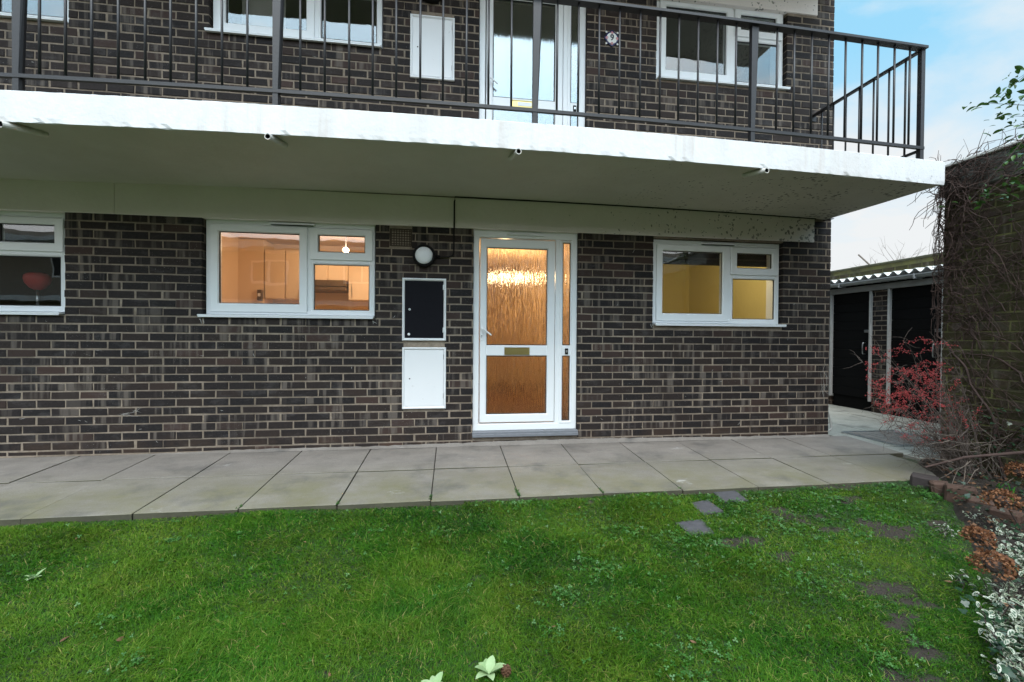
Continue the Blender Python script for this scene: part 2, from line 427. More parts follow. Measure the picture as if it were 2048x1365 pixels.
def leaf_mat(name, c1, c2, rough=.4, trans=.25):
    m, nt, b = mat(name); p = coords(nt); a = attr(nt)
    base = mix(nt, a[0], c1, c2)
    base = mix(nt, mth(nt,'MULTIPLY',noise(nt, p, 60, 3),.5), base, tuple(x*.6 for x in c1))
    nt.links.new(base, b.inputs['Base Color']); b.inputs['Roughness'].default_value = rough
    if trans:
        tl = nt.nodes.new('ShaderNodeBsdfTranslucent'); nt.links.new(base, tl.inputs[0])
        mx = nt.nodes.new('ShaderNodeMixShader'); mx.inputs[0].default_value = trans
        nt.links.new(b.outputs[0], mx.inputs[1]); nt.links.new(tl.outputs[0], mx.inputs[2]); nt.links.new(mx.outputs[0], nt.nodes['Material Output'].inputs[0])
    return m
M['clover'] = leaf_mat('clover_leaf', (.030,.125,.014), (.085,.21,.045))
M['moss'] = leaf_mat('low_moss_leaf', (.020,.075,.010), (.05,.14,.02))
M['ivy'] = leaf_mat('ivy_leaf', (.010,.035,.015), (.03,.075,.035), .35, .1)
M['shrubleaf'] = leaf_mat('shrub_leaf', (.03,.09,.015), (.08,.17,.03), .3)
M['varieg'] = leaf_mat('variegated_leaf_centre', (.03,.075,.04), (.07,.13,.07), .35)
M['cream'] = leaf_mat('variegated_leaf_margin', (.26,.29,.19), (.56,.58,.49), .45, .2)
M['petal'] = leaf_mat('dry_hydrangea_petal', (.10,.034,.012), (.34,.15,.06), .8, .15)
M['primula'] = leaf_mat('pale_rosette_leaf', (.26,.40,.17), (.38,.50,.26), .55)
M['daff'] = leaf_mat('daffodil_leaf', (.05,.20,.02), (.09,.28,.04), .4)
M['deadleaf'] = leaf_mat('dead_leaf', (.10,.045,.02), (.22,.12,.06), .8, .1)
M['berry'] = plain('red_berry', (.33,.026,.028), .35, var=.3, scale=40)
M['bark'] = plain('twig_bark', (.055,.040,.034), .85, var=.4, scale=30, bmp=.4)
M['palebark'] = plain('pale_twig_bark', (.13,.105,.085), .85, var=.4, scale=30)
M['stemgrey'] = plain('grey_brown_twig', (.085,.065,.055), .85, var=.4, scale=30)
M['vine'] = plain('creeper_bark', (.060,.036,.030), .9, var=.5, scale=18, bmp=.5)
M['edging'] = plain('red_edging_stone', (.060,.032,.022), .85, var=.5, scale=14, bmp=.7, bscale=40)
M['edgingdark'] = plain('dark_edging_stone', (.030,.022,.021), .85, var=.4, scale=14, bmp=.7, bscale=40)
M['coping'] = plain('lichened_concrete', (.14,.14,.125), .9, var=.6, scale=12, bmp=.5)
M['shedblack'] = plain('black_stained_timber', (.004,.004,.0042), .7, var=.3, scale=30, spec=.1)
M['shedwhite'] = plain('weathered_white_frame', (.42,.42,.41), .6, var=.25, scale=25)
M['fascia'] = plain('grey_fascia', (.26,.26,.25), .6, var=.1)
M['gutter'] = plain('grey_gutter', (.34,.36,.37), .4, var=.06)
M['sheet'] = plain('corrugated_sheet', (.62,.62,.60), .7, var=.15, scale=6)
M['ground'] = plain('rough_ground', (.06,.07,.035), .95, var=.3, scale=2)
M['iron'] = plain('cast_iron', (.10,.11,.13), .5, .6, var=.3, scale=30, bmp=.6, bscale=90)
M['tileblue'] = plain('blue_glaze', (.02,.02,.09), .25); M['tilewhite'] = plain('white_glaze', (.75,.74,.72), .2, var=.02)
M['tilepink'] = plain('pink_glaze', (.55,.22,.24), .25, var=.2, scale=60); M['ink'] = plain('black_glaze', (.008,.008,.02), .3)

# ---------------------------------------------------------------- brickwork
def subtract(iv, cuts):
    out = [iv]
    for (a, b) in cuts:
        nxt = []
        for (s, e) in out:
            if b <= s or a >= e: nxt.append((s, e)); continue
            if a-s > .018: nxt.append((s, a))
            if e-b > .018: nxt.append((b, e))
        out = nxt
    return out
def brickwork(mb, u0, u1, zs, openings, place, phase=0, depth=.035, revdepth=.10, gap=.0122, L=.225, dm=0):
    """place(u, d, z) -> point; d is depth behind the face. zs = course joint heights"""
    for i in range(len(zs)-1):
        za, zb = zs[i]+gap/2+random.uniform(-.0012,.0012), zs[i+1]-gap/2+random.uniform(-.0012,.0012)
        cuts = [(o[0], o[1]) for o in openings if o[2] < zb-.012 and o[3] > za+.012]
        ua = u0-L*2+((phase+(i%2)*.5)*L)%L
        while ua < u1:
            w = random.gauss(0,.0022)
            for (s, e) in subtract((max(u0, ua+gap/2+w), min(u1, ua+L-gap/2+random.gauss(0,.0022))), cuts):
                if e-s < .02: continue
                t = random.random()
                col = (t, random.random(), random.random())
                pr = random.gauss(0,.0012)
                b = random.uniform(.003,.0055); j = lambda: random.gauss(0,.0014)
                atcut = any(abs(s-c[1])<1e-4 or abs(e-c[0])<1e-4 for c in cuts) or e >= u1-1e-4 or s <= u0+1e-4
                dp = revdepth if atcut else depth
                o_ = [(s+j(),za+j()),(e+j(),za+j()),(e+j(),zb+j()),(s+j(),zb+j())]
                q = [(s+b,za+b),(e-b,za+b),(e-b,zb-b),(s+b,zb-b)]
                P = [place(u,b+pr,z) for u,z in o_]+[place(u+j(),pr,z+j()) for u,z in q]+[place(u,dp,z) for u,z in o_]
                n = len(mb.v); mb.v += [tuple(x) for x in P]
                fs = [(4,5,6,7)]+[(k,(k+1)%4,4+(k+1)%4,4+k) for k in range(4)]+[(8+k,8+(k+1)%4,(k+1)%4,k) for k in range(4)]
                for f in fs: mb.f.append(tuple(n+k for k in f)); mb.m.append(dm); mb.c.append(col)
            ua += L
def sheet_with_holes(mb, u0, u1, z0, z1, openings, place, d0, d1, m, grow=.004):
    op = [(a-grow, b+grow, c-grow, d+grow) for a,b,c,d in openings]
    us = sorted({u0,u1}|{min(max(x,u0),u1) for o in op for x in o[:2]}); zz = sorted({z0,z1}|{min(max(x,z0),z1) for o in op for x in o[2:]})
    def filled(i, k):
        if i < 0 or k < 0 or i >= len(us)-1 or k >= len(zz)-1: return False
        cu, cz = (us[i]+us[i+1])/2, (zz[k]+zz[k+1])/2
        return not any(o[0] < cu < o[1] and o[2] < cz < o[3] for o in op)
    for i in range(len(us)-1):
        for k in range(len(zz)-1):
            if not filled(i,k): continue
            a,b,c,d = us[i],us[i+1],zz[k],zz[k+1]
            mb.face([place(a,d0,c),place(b,d0,c),place(b,d0,d),place(a,d0,d)], m, (.1,0,0))
            mb.face([place(a,d1,d),place(b,d1,d),place(b,d1,c),place(a,d1,c)], m, (.1,0,0))
            if not filled(i-1,k): mb.face([place(a,d1,c),place(a,d0,c),place(a,d0,d),place(a,d1,d)], m, (.1,0,0))
            if not filled(i+1,k): mb.face([place(b,d0,c),place(b,d1,c),place(b,d1,d),place(b,d0,d)], m, (.1,0,0))
            if not filled(i,k-1): mb.face([place(a,d0,c),place(a,d1,c),place(b,d1,c),place(b,d0,c)], m, (.1,0,0))
            if not filled(i,k+1): mb.face([place(a,d1,d),place(a,d0,d),place(b,d0,d),place(b,d1,d)], m, (.1,0,0))

XC, XL = 4.205, -6.0          # building corner, left end of what is built
FY = .045                     # frames sit this far behind the brick face
# windows: (x0, scale, dz)
WT = 1.52
WINS = [(-2.26, 1.0, 0.0, 'white two sash window with orange lit kitchen behind'),
        (2.12, .976, -.032, 'white two sash window with yellow lit room behind'),
        (-4.925, 1.0, 0.0, 'white window with red lamp behind the dark glass'),
        (-2.20, 1.0, 2.60, 'upper white window reflecting the sky beside the meter box'),
        (2.13, .976, 2.555, 'upper white window nearest the building corner'),
        (-4.885, 1.0, 2.565, 'upper white window cut by the left edge')]
openings = []
for (x0, sx, dz, lb) in WINS:
    openings.append((x0-.012, x0+WT*sx+.012, 1.205+dz, 2.12+dz))
DOORS = [(.218, 1.293, .034, 2.12), (.262, 1.362, 2.5, 4.62)]
openings += DOORS
lower_open = [o for o in openings if o[2] < 2.2]; upper_open = [o for o in openings if o[2] > 2.2]

B = empty('apartment_building', (0,0,0), 'dark brick block of flats with white concrete balcony and white framed windows', 'building')
front = lambda u, d, z: (u, d, z)
side = lambda u, d, z: (XC-d, u, z)
w = MB()
beamcut = [(XL-1, 3.99, 2.105, 2.395), (XL-1, 3.99, 4.60, 4.93)]
air = [(-.597,-.383,1.908,2.085)]
boxcut = [(-.46,-.06,1.005,1.59), (-.46,-.06,.335,.918), (-.40,.012,3.57,4.15)]
zs = [-.072]+[i*.075 for i in range(0,15)]
g = (2.043-1.05)/13; zs += [1.05+g*i for i in range(1,14)]+[2.12]
zs += [2.12+.077*i for i in range(1,45)]
zs = [z for z in zs if z < 5.35]
slabcut = [(XL-1, 4.10, 2.39, 2.572), (XL-1, 4.10, 4.89, 5.08)]
cuts = openings+beamcut+air+boxcut+slabcut
ph = ((aty(187,890,0).x)/.225)%1
brickwork(w, XL, XC, zs, cuts, front, phase=(ph-(XL/.225)%1)%1)
brickwork(w, 0.004+.10, 7.0, zs, [], side, phase=.5)
sheet_with_holes(w, XL, XC-.004, -.25, 5.35, openings+boxcut, lambda u,d,z:(u,d,z), .0045, .10, 1)
sheet_with_holes(w, .101, 7.0, -.25, 5.35, [], lambda u,d,z:(XC-d,u,z), .0045, .10, 1)
w.build('wall', [M['brick'], M['mortar']], B)
random.seed(77); sc_ = MB()
def scuff(x, z, l, a, wd=.0022):
    pts = []; 
    for i in range(7): pts.append((x,z)); x += math.cos(a)*l/6; z += math.sin(a)*l/6; a += random.gauss(0,.25)
    for i in range(6):
        (xa,za),(xb,zb) = pts[i],pts[i+1]; nx_, nz_ = -(zb-za), (xb-xa); L_ = math.hypot(nx_,nz_)+1e-9; w1 = wd*(1-abs(i-2.5)/4)/L_
        sc_.face([(xa-nx_*w1,-.0022,za-nz_*w1),(xb-nx_*w1,-.0022,zb-nz_*w1),(xb+nx_*w1,-.0022,zb+nz_*w1),(xa+nx_*w1,-.0022,za+nz_*w1)])
for _ in range(70):
    x, z = random.uniform(-3.9,4.1), random.choice((random.uniform(.05,1.15),random.uniform(.05,2.0),random.uniform(2.7,3.7)))
    if any(o[0]-.05 < x < o[1]+.05 and o[2]-.05 < z < o[3] for o in openings) or -.52 < x < .02: continue
    scuff(x, z, random.uniform(.008,.05), random.choice((random.gauss(1.57,.3),random.gauss(0,.4))), random.uniform(.0008,.002))
for k in range(9): scuff(-2.90+random.gauss(.0,.05), .33+random.gauss(0,.012), random.uniform(.05,.14), random.gauss(-.12,.2), .0012)
for k in range(12): x = 4.12+random.gauss(0,.025); scuff(x, random.uniform(.35,.80), random.uniform(.08,.2), -1.57, .0012)
for x0_ in (-2.28,2.13,-.76,3.62): 
    for k in range(3): scuff(x0_+random.gauss(0,.02), 1.185, random.uniform(.02,.05), -1.2, .0025)
sc_.build('paint_splash', M['limestain'], B)['kind'] = 'stuff'
# inner leaf so that rooms are closed boxes
inn = MB()
sheet_with_holes(inn, XL, XC-.10, -.1, 5.35, [(a+.03,b-.03,c+.03,d) for a,b,c,d in openings], front, .11, .22, 0, 0)
inn.build('inner_wall', M['plastic_white'], B)
# concrete lintel beams
for z0, z1 in ((2.11,2.395),(4.605,4.895)):
    b_ = MB(); jn = [-6,-4.5,-3.0,-.0,3.99] if z0 < 3 else [-6,-3,0,3.99]
    jn = [-6, -2.985, .03, 3.985]
    for a, c in zip(jn[:-1], jn[1:]): b_.box(a+.0015, c-.0015, -.014, .08, z0, z1+.01, b=.003)
    b_.build('lintel_beam', M['beam'], B)

# balcony slab: cambered, with chipped lower arris
def camber(x): x = max(x,-3.4); return .04*(1-((x-.2)/3.8)**2*1.6)
def slab(name, zb, zt, y0, x1, parent):
    s = MB(); n = 260; xs = [XL+(x1-XL)*i/n for i in range(n+1)]
    rows = []
    for x in xs:
        c = camber(x); j = max(0, random.gauss(0,.004)-.001)+ (random.random() < .05)*random.uniform(0,.011)
        k = random.gauss(0,.0012)
        rows.append([(x,.0,zb+c*0.7),(x,-.6,zb+c),(x,y0+.03,zb+c),(x,y0+.012,zb+c-.012+k),(x,y0+j*.7,zb+c-.012+j),(x,y0+k*.3,zb+c+.02),(x,y0+k*.2,(zb+zt)/2+c),(x,y0,zt+c-.006),(x,y0+.008,zt+c+k*.6),(x,.0,zt+c*.5)])
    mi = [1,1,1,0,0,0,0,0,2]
    for a, b2 in zip(rows[:-1], rows[1:]):
        for k in range(9): s.face([a[k],a[k+1],b2[k+1],b2[k]][::-1], mi[k])
    s.face(rows[-1], 0); s.face(rows[0][::-1], 0)
    return s.build(name, [M['white_conc'], M['soffit'], M['paving']], parent)
slab('balcony_slab', 2.388, 2.578, -1.2, 4.13, B)
slab('balcony_slab', 4.885, 5.075, -1.2, 4.13, B)
up2 = MB(); up2.box(XL, XC, .0, 7.0, 5.36, 5.5); up2.build('roof', M['coping'], B)
# flashing at the corner
fl = MB(); fl.box(3.97, 4.222, -.016, .02, 2.378, 2.386); fl.build('flashing', M['lead'], B)

# railing ------------------------------------------------------------------------
R = empty('balcony_railing', (.6,-1.17,2.6), 'black metal balcony railing with vertical bars along the white slab', 'railing')
RY = -1.165
def rail_bar(mb, z0, z1, ya, yb):
    xs = [XL+(3.955-XL)*i/40 for i in range(41)]
    for a, b2 in zip(xs[:-1], xs[1:]):
        ca, cb = camber(a), camber(b2)
        v = [(a,ya,z0+ca),(a,yb,z0+ca),(a,yb,z1+ca),(a,ya,z1+ca),(b2,ya,z0+cb),(b2,yb,z0+cb),(b2,yb,z1+cb),(b2,ya,z1+cb)]
        n = len(mb.v); mb.v += v
        for q in ((0,4,5,1),(3,2,6,7),(0,3,7,4),(1,5,6,2)): mb.f.append(tuple(n+k for k in q)); mb.m.append(0); mb.c.append((0,0,0))
    for x, cc in ((XL,camber(XL)),(3.955,camber(3.955))): mb.face([(x,ya,z0+cc),(x,yb,z0+cc),(x,yb,z1+cc),(x,ya,z1+cc)])
rb = MB(); rail_bar(rb, 3.512, 3.532, RY-.032, RY+.032); rb.build('top_rail', M['black_metal'], R)
rb = MB(); rail_bar(rb, 2.672, 2.696, RY-.012, RY+.012); rb.build('bottom_rail', M['black_metal'], R)
# side return
rb = MB(); rb.box(3.925, 3.965, RY+.03, -.005, 3.487, 3.507, b=.003); rb.box(3.935,3.985,-.012,.0,3.44,3.51); rb.build('side_top_rail', M['black_metal'], R)
rb = MB(); rb.box(3.934, 3.956, RY+.012, -.005, 2.64, 2.662, b=.003); rb.build('side_bottom_rail', M['black_metal'], R)
posts = [(-4.2,1),(-2.762,1),(-1.203,1),(.612,1),(2.378,1),(3.94,0)]
for px, tap in posts:
    p_ = MB(); c = camber(px); a, b2 = (.0215,.036) if tap else (.021,.022)
    n = 10
    for k in range(1):
        zb, zt = 2.575+c, 3.512+c
        v = []
        for z, h in ((zb,a),(2.72+c,a),(zt,b2)):
            v += [(px-.021,RY-.008,z),(px-.021+2*h*.82,RY-.008,z),(px-.021+2*h,RY+.010,z),(px-.021+2*h,RY+.028,z),(px-.021,RY+.028,z)]
        m0 = len(p_.v); p_.v += v
        for lv in range(2):
            for q in range(5):
                i = m0+lv*5; p_.f.append((i+q,i+(q+1)%5,i+5+(q+1)%5,i+5+q)); p_.m.append(0); p_.c.append((0,0,0))
        p_.face(v[10:15])
    p_.build('post', M['black_metal'], R)
bx = [-3.9,-3.74,-3.58,-3.42,-3.26,-3.1,-2.94]
zz1 = [235,390,545,702,862,1012,1165,1318,1468]; bx += [aty(q/2.967, 130, RY).x+ .0 for q in zz1]
zz2 = [263,408,553,693,833,975,1110,1248,1380,1516]; bx += [aty(512+q/2.967, 110, RY).x for q in zz2]
zz3 = [267,393,517,637,760,878,988,1103,1217,1328]; bx += [aty(1024+q/2.967, 150, RY).x for q in zz3]
zz4 = [50,153,257,358,457,556,650,748,838]; bx += [aty(1536+q/2.967, 180, RY).x for q in zz4]
for x in bx:
    c = camber(x); q = MB(); q.tube([(x,RY,2.69+c),(x+random.gauss(0,.001),RY,3.516+c)], .0082, 8); q.build('baluster', M['black_metal'], R, smooth=True)
for i in range(7):
    y = RY+.148*(i+1)
    q = MB(); q.tube([(3.945,y,2.655),(3.945,y,3.49)], .0082, 8); q.build('baluster', M['black_metal'], R, smooth=True)

# drain spouts under the slab
for px, py, dx in ((6,246,.10),(537,270,.045),(1037,297,-.03),(1531,341,-.06)):
    p = aty(px, py, -1.2); zc = 2.388+camber(p.x)
    s_ = MB(); a = Vector((p.x,-1.215,zc-.035)); b2 = Vector((p.x+dx,-1.02,zc-.006))
    s_.tube([a,b2],.021,12,cap=False); s_.tube([b2,a+(a-b2)*.002],.016,12,m=1,cap=False)
    n = 12; d = (a-b2).normalized(); s_.lathe([(.016,0),(.021,0)], a+d*.0005, 'y', 12)
    s_.face([tuple(b2+Vector((.013*math.cos(t),0,.013*math.sin(t)))) for t in [i*math.pi/4 for i in range(8)]], 1)
    s_.build('drain_spout', [M['spout'], M['dark']], B, smooth=False)

# ---------------------------------------------------------------- windows
def frame_ring(mb, x0, x1, z0, z1, t, y0, y1, m=0, b=.004, tl=None, tr=None, tt=None, tb=None):
    """mitred ring of four profiles with a chamfered inner and outer arris"""
    tl = t if tl is None else tl; tr = t if tr is None else tr; tt = t if tt is None else tt; tb = t if tb is None else tb
    O = [(x0,z0),(x1,z0),(x1,z1),(x0,z1)]; I = [(x0+tl,z0+tb),(x1-tr,z0+tb),(x1-tr,z1-tt),(x0+tl,z1-tt)]
    ins = lambda P, d: [(P[0][0]+d,P[0][1]+d),(P[1][0]-d,P[1][1]+d),(P[2][0]-d,P[2][1]-d),(P[3][0]+d,P[3][1]-d)]
    L = [[(x,y1,z) for x,z in O], [(x,y0+b,z) for x,z in O], [(x,y0,z) for x,z in ins(O,b)], [(x,y0,z) for x,z in ins(I,-b*2.2)], [(x,y0+b*2.2,z) for x,z in I], [(x,y1,z) for x,z in I]]
    e = .0005
    for a, c in zip(L[:-1], L[1:]):
        for k in range(4):
            k2 = (k+1)%4
            mb.face([a[k],a[k2],c[k2],c[k]], m)
def pane(parent, x0, x1, z0, z1, y, m='glass', name='pane', lb=None):
    g_ = MB(); g_.box(x0, x1, y, y+.004, z0, z1)
    o = g_.build(name, M[m], parent)
    if lb: o['label'] = lb
    return o
def gasket(mb, x0, x1, z0, z1, y, m=1, t=.008):
    frame_ring(mb, x0, x1, z0, z1, t, y, y+.012, m, b=.0008)
def window(x0, sx, dz, label):
    X = lambda r: x0+r*sx
    f = MB(); y = FY
    zb, zt = 1.236+dz, 2.118+dz
    frame_ring(f, X(0), X(WT), zb-.006, zt, .048, y, y+.065, tt=.054, tb=.05)
    f.box(X(.875), X(.945), y+.003, y+.06, zb+.042, zt-.052, b=.004)        # mullion
    f.box(X(.945), X(1.475), y+.003, y+.06, 1.722+dz, 1.772+dz, b=.004)      # transom
    # left sash
    frame_ring(f, X(.040), X(.895), 1.252+dz, 2.069+dz, .073, y-.014, y+.05, tt=.066, tb=.081)
    # top hung sash
    frame_ring(f, X(.920), X(1.500), 1.764+dz, 2.063+dz, .074, y-.014, y+.05, tt=.060, tb=.077)
    # beads of fixed light
    frame_ring(f, X(.93), X(1.490), 1.262+dz, 1.742+dz, .023, y-.002, y+.03, tt=.02, tb=.02)
    gasket(f, X(.112), X(.828), 1.331+dz, 2.005+dz, y+.004); gasket(f, X(.994), X(1.428), 1.839+dz, 2.005+dz, y+.004); gasket(f, X(.951), X(1.468), 1.280+dz, 1.724+dz, y+.008)
    # trickle vent
    fr = f.build('window', [M['upvc'], M['gasket']], B); fr['label'] = label
    v = MB(); v.box(X(.56), X(.965), y-.030, y-.001, 2.083+dz, 2.100+dz, b=.003); v.box(X(.575), X(.95), y-.026, y-.004, 2.0785+dz, 2.0825+dz, m=1); v.build('trickle_vent', [M['upvc'], M['gasket']], fr)
    s = MB(); s.box(X(-.035) if x0 < 0 else X(.0), X(WT) if x0 < 0 else X(1.555), -.038, y+.03, 1.208+dz, 1.2245+dz, b=.003); s.box(X(-.03) if x0 < 0 else X(.005), X(WT-.005) if x0 < 0 else X(1.55), -.036,-.028,1.200+dz,1.2085+dz)
    s.build('sill', M['upvc'], fr)
    pane(fr, X(.114), X(.826), 1.333+dz, 2.003+dz, y+.014)
    pane(fr, X(.996), X(1.426), 1.841+dz, 2.003+dz, y+.014)
    pane(fr, X(.953), X(1.466), 1.282+dz, 1.722+dz, y+.018)
    return fr
for wargs in WINS: window(*wargs)

# ---------------------------------------------------------------- doors
def entrance(dx, dz, sx, label, upper=False):
    X = lambda r: .218+dx+(r-.218)*sx
    y = FY-.01; f = MB()
    frame_ring(f, X(.218), X(1.293), .086+dz, 2.12+dz, .062, y, y+.07, tt=.085, tb=.07)
    f.box(X(1.062), X(1.118), y+.002, y+.066, .15+dz, 2.04+dz, b=.004)
    frame_ring(f, X(1.105), X(1.24), .145+dz, 2.03+dz, .036, y-.004, y+.04, tr=.018, tt=.018, tb=.027)
    f.box(X(1.135), X(1.228), y-.004, y+.05, .845+dz, .953+dz, b=.005)
    gasket(f, X(1.1405), X(1.2225), .9535+dz, 2.0125+dz, y+.008); gasket(f, X(1.1405), X(1.2225), .1715+dz, .8445+dz, y+.008)
    fr = f.build('entrance_door', [M['upvc'], M['gasket']], B); fr['label'] = label
    # leaf
    l = MB(); yl = y-.006
    frame_ring(l, X(.288), X(1.056), .168+dz, 2.026+dz, .067, yl, yl+.06, tr=.079, tt=.088, tb=.083)
    l.box(X(.352), X(.98), yl+.001, yl+.055, .845+dz, .951+dz, b=.006)
    gasket(l, X(.3535), X(.9785), .9515+dz, 1.9395+dz, y+.006); gasket(l, X(.3535), X(.9785), .2495+dz, .8445+dz, y+.006)
    l.build('door_leaf', [M['upvc'], M['gasket']], fr)
    gm = 'obscured_up' if upper else 'obscured'
    pane(fr, X(.355), X(.977), .953+dz, 1.938+dz, y+.016, gm); pane(fr, X(.355), X(.977), .251+dz, .843+dz, y+.016, gm)
    pane(fr, X(1.142), X(1.221), .955+dz, 2.011+dz, y+.018, gm); pane(fr, X(1.142), X(1.221), .173+dz, .843+dz, y+.018, gm)
    h = MB(); h.box(X(.292), X(.320), yl-.008, yl, .995+dz, 1.235+dz, b=.004)
    h.tube([(X(.306),yl-.004,1.118+dz),(X(.306),yl-.045,1.118+dz)], .009, 8)
    h.tube([(X(.300),yl-.045,1.12+dz),(X(.33),yl-.048,1.105+dz),(X(.398),yl-.044,1.052+dz)], [.010,.009,.008], 8)
    h.tube([(X(.306),yl-.010,1.045+dz),(X(.306),yl-.006,1.045+dz)], .006, 8, m=1); h.box(X(.3045),X(.3075),yl-.0095,yl-.006,1.022+dz,1.043+dz,m=1)
    h.build('handle', [M['upvc'], M['dark']], fr)
    lt = MB(); frame_ring(lt, X(.537), X(.795), .856+dz, .930+dz, .010, yl-.008, yl+.004, b=.002); lt.box(X(.546), X(.786), yl-.004, yl+.004, .865+dz, .921+dz)
    if not upper: lt.box(X(.539), X(.793), yl-.012, yl-.006, .8575+dz, .8635+dz)
    lt.build('letterbox', M['brass'], fr)
    if upper:
        st = MB(); st.box(X(.60), X(.74), yl-.0065, yl-.005, .875+dz, .912+dz); st.build('sticker', M['plastic_white'], fr)
    bp = MB(); bp.box(X(1.166), X(1.199), y-.016, y-.004, .862+dz, .922+dz, b=.003); bp.box(X(1.174),X(1.191),y-.019,y-.0155,.88+dz,.904+dz,m=1,b=.002); bp.build('bell_push', [M['cable'], M['steel']], fr)
    v = MB(); v.box(X(.56), X(.935), y-.026, y-.001, 2.066+dz, 2.082+dz, b=.003); v.build('trickle_vent', M['upvc'], fr)
    th = MB(); th.box(X(.214), X(1.30), -.02, y+.06, .036+dz, .0855+dz, b=.006); th.box(X(.214), X(1.30), -.03, -.0205, .03+dz, .062+dz, b=.004); th.build('threshold', M['lead'], fr)
    return fr
entrance(0, 0, 1, 'white glazed front door with warm light behind')
entrance(.046, 2.5, 1.02, 'upper white glazed front door behind the railing', True)

# ---------------------------------------------------------------- meter boxes
def meter(x0, x1, z0, z1, dark, label, chip=True):
    f = MB(); frame_ring(f, x0, x1, z0, z1, .024, -.022, .02, b=.005)
    fr = f.build('meter_box', M['white_metal'], B); fr['label'] = label
    d = MB(); d.box(x0+.024, x1-.026, -.014, -.004, z0+.026, z1-.026, b=.002)
    d.build('door', M['navy'] if dark else M['white_metal'], fr)
    k = MB()
    if dark:
        k.lathe([(.004,.0),(.004,.005),(.009,.005),(.011,.0)], (-.402,-.0142,1.298), 'y', 12); k.build('lock', M['upvc'], fr); k = MB(); k.lathe([(.0001,.004),(.012,.004),(.013,0)], (-.408,-.0142,1.056), 'y', 14)
        k.build('knob', M['upvc'], fr)
        for z in (z0+.08, z1-.11): k = MB(); k.box(x1-.032, x1-.020, -.0245, -.0135, z, z+.05, b=.002); k.build('hinge', M['upvc'], fr)
    else:
        zc = (z0+z1)/2; k.lathe([(.0001,.0012),(.0065,.0012),(.007,0)], (x0+.071,-.0142,zc-.005), 'y', 12)
        k.build('lock', M['gasket'], fr)
        for z in (z0+.1, z1-.12): k = MB(); k.box(x1-.027, x1-.0245, -.0165, -.0135, z, z+.05, b=.0005); k.build('hinge', M['gasket'], fr)
meter(-.472, -.050, .994, 1.604, True, 'meter box with black door and white frame')
meter(-.470, -.048, .325, .928, False, 'lower white meter box')
meter(-.408, .018, 3.545, 4.155, False, 'upper white meter box behind the railing')
# air brick
a_ = MB(); a_.box(-.595,-.385,.006,.08,1.91,2.083)
frame_ring(a_, -.595,-.385,1.91,2.083,.016,-.001,.01)
for i in range(8): a_.box(-.579+i*.0247-.004,-.579+i*.0247+.004,.0,.01,1.92,2.075)
for i in range(1,7): a_.box(-.585,-.395,.0005,.01,1.91+i*.0247-.004,1.91+i*.0247+.004)
a_.build('air_brick', M['airbrick'], B)

# wall lamps
def wall_lamp(x, z, label):
    L = empty('wall_lamp', (x,0,z), label, 'wall lamp')
    r = MB(); r.lathe([(.108,0),(.112,.02),(.108,.052),(.094,.062),(.084,.058),(.084,.03)], (x,0,z), 'y', 40); r.build('rim', M['cable'], L, smooth=True)
    d = MB(); d.lathe([(.085,.050),(.075,.066),(.055,.076),(.03,.082),(.0005,.084)], (x,0,z), 'y', 40); d.build('diffuser', M['plastic_white'], L, smooth=True)
wall_lamp(-.265, 1.822, 'round white bulkhead lamp with black rim above the black meter box')
wall_lamp(-.205, 4.39, 'round bulkhead lamp above the upper meter box, cut by the top edge')
c_ = MB()
pts = [(-.16,-.03,1.822),(-.12,-.018,1.815),(-.03,-.014,1.818),(.01,-.013,1.835),(.022,-.013,1.87),(.022,-.013,2.09),(.024,-.024,2.13),(.024,-.024,2.36),(.03,-.026,2.38)]
c_.tube(pts, .0065, 8)
c_.tube([(.03+3.96*i/30, -.022, 2.382+camber(.03+3.96*i/30)*.68) for i in range(31)], .0055, 6)
c_.tube([(-.15,-.012,1.818),(-.11,-.012,1.818)], .016, 8)
tag(c_.build('lamp_cable', M['cable'], None, (.02,-.02,2.0), smooth=True), 'black electric cable running from the lower lamp up and along the soffit', 'cable')

# house number plaque
P = empty('house_number_plaque', (1.625,-.01,4.12), 'ornate ceramic tile with the number 9 beside the upper door', 'number plaque')
pb = MB()
out = []
for i in range(48):
    a = 2*math.pi*i/48; r = .068*(1+.10*abs(math.cos(2*a))**3*1.6+.05*math.cos(8*a)); out.append((1.625+r*math.cos(a), 4.122+r*math.sin(a)))
pb.face([(x,-.014,z) for x,z in out][::-1]); 
for i in range(48):
    a1, a2 = out[i], out[(i+1)%48]; pb.face([(a1[0],-.014,a1[1]),(a2[0],-.014,a2[1]),(a2[0],-.001,a2[1]),(a1[0],-.001,a1[1])])
pb.build('tile', M['tileblue'], P)
wq = MB(); wq.lathe([(.0005,.0165),(.052,.0162),(.056,.0140)], (1.625,0,4.122), 'y', 32); 
for sx_ in (-1,1):
    for sz_ in (-1,1): wq.lathe([(.0005,.018),(.009,.0165),(.011,.0140)], (1.625+sx_*.060,0,4.122+sz_*.058), 'y', 12)
wq.build('white_centre', M['tilewhite'], P)
fq = MB()
for a in (0,90,180,270):
    x, z = 1.625+.054*math.cos(math.radians(a)), 4.122+.054*math.sin(math.radians(a))
    for k in range(6):
        t = k*math.pi/3; fq.lathe([(.0005,.0175),(.0055,.017),(.007,.0141)], (x+.009*math.cos(t),0,z+.009*math.sin(t)), 'y', 8)
fq.build('flower', M['tilepink'], P)['kind'] = 'stuff'
cu = bpy.data.curves.new('numeral', 'FONT'); cu.body = '9'; cu.size = .085; cu.extrude = .0012; cu.offset = .0016; cu.align_x = 'CENTER'; cu.align_y = 'CENTER'
to = bpy.data.objects.new('numeral', cu); C.objects.link(to)
bpy.context.view_layer.update()
me9 = bpy.data.meshes.new_from_object(to.evaluated_get(bpy.context.evaluated_depsgraph_get()))
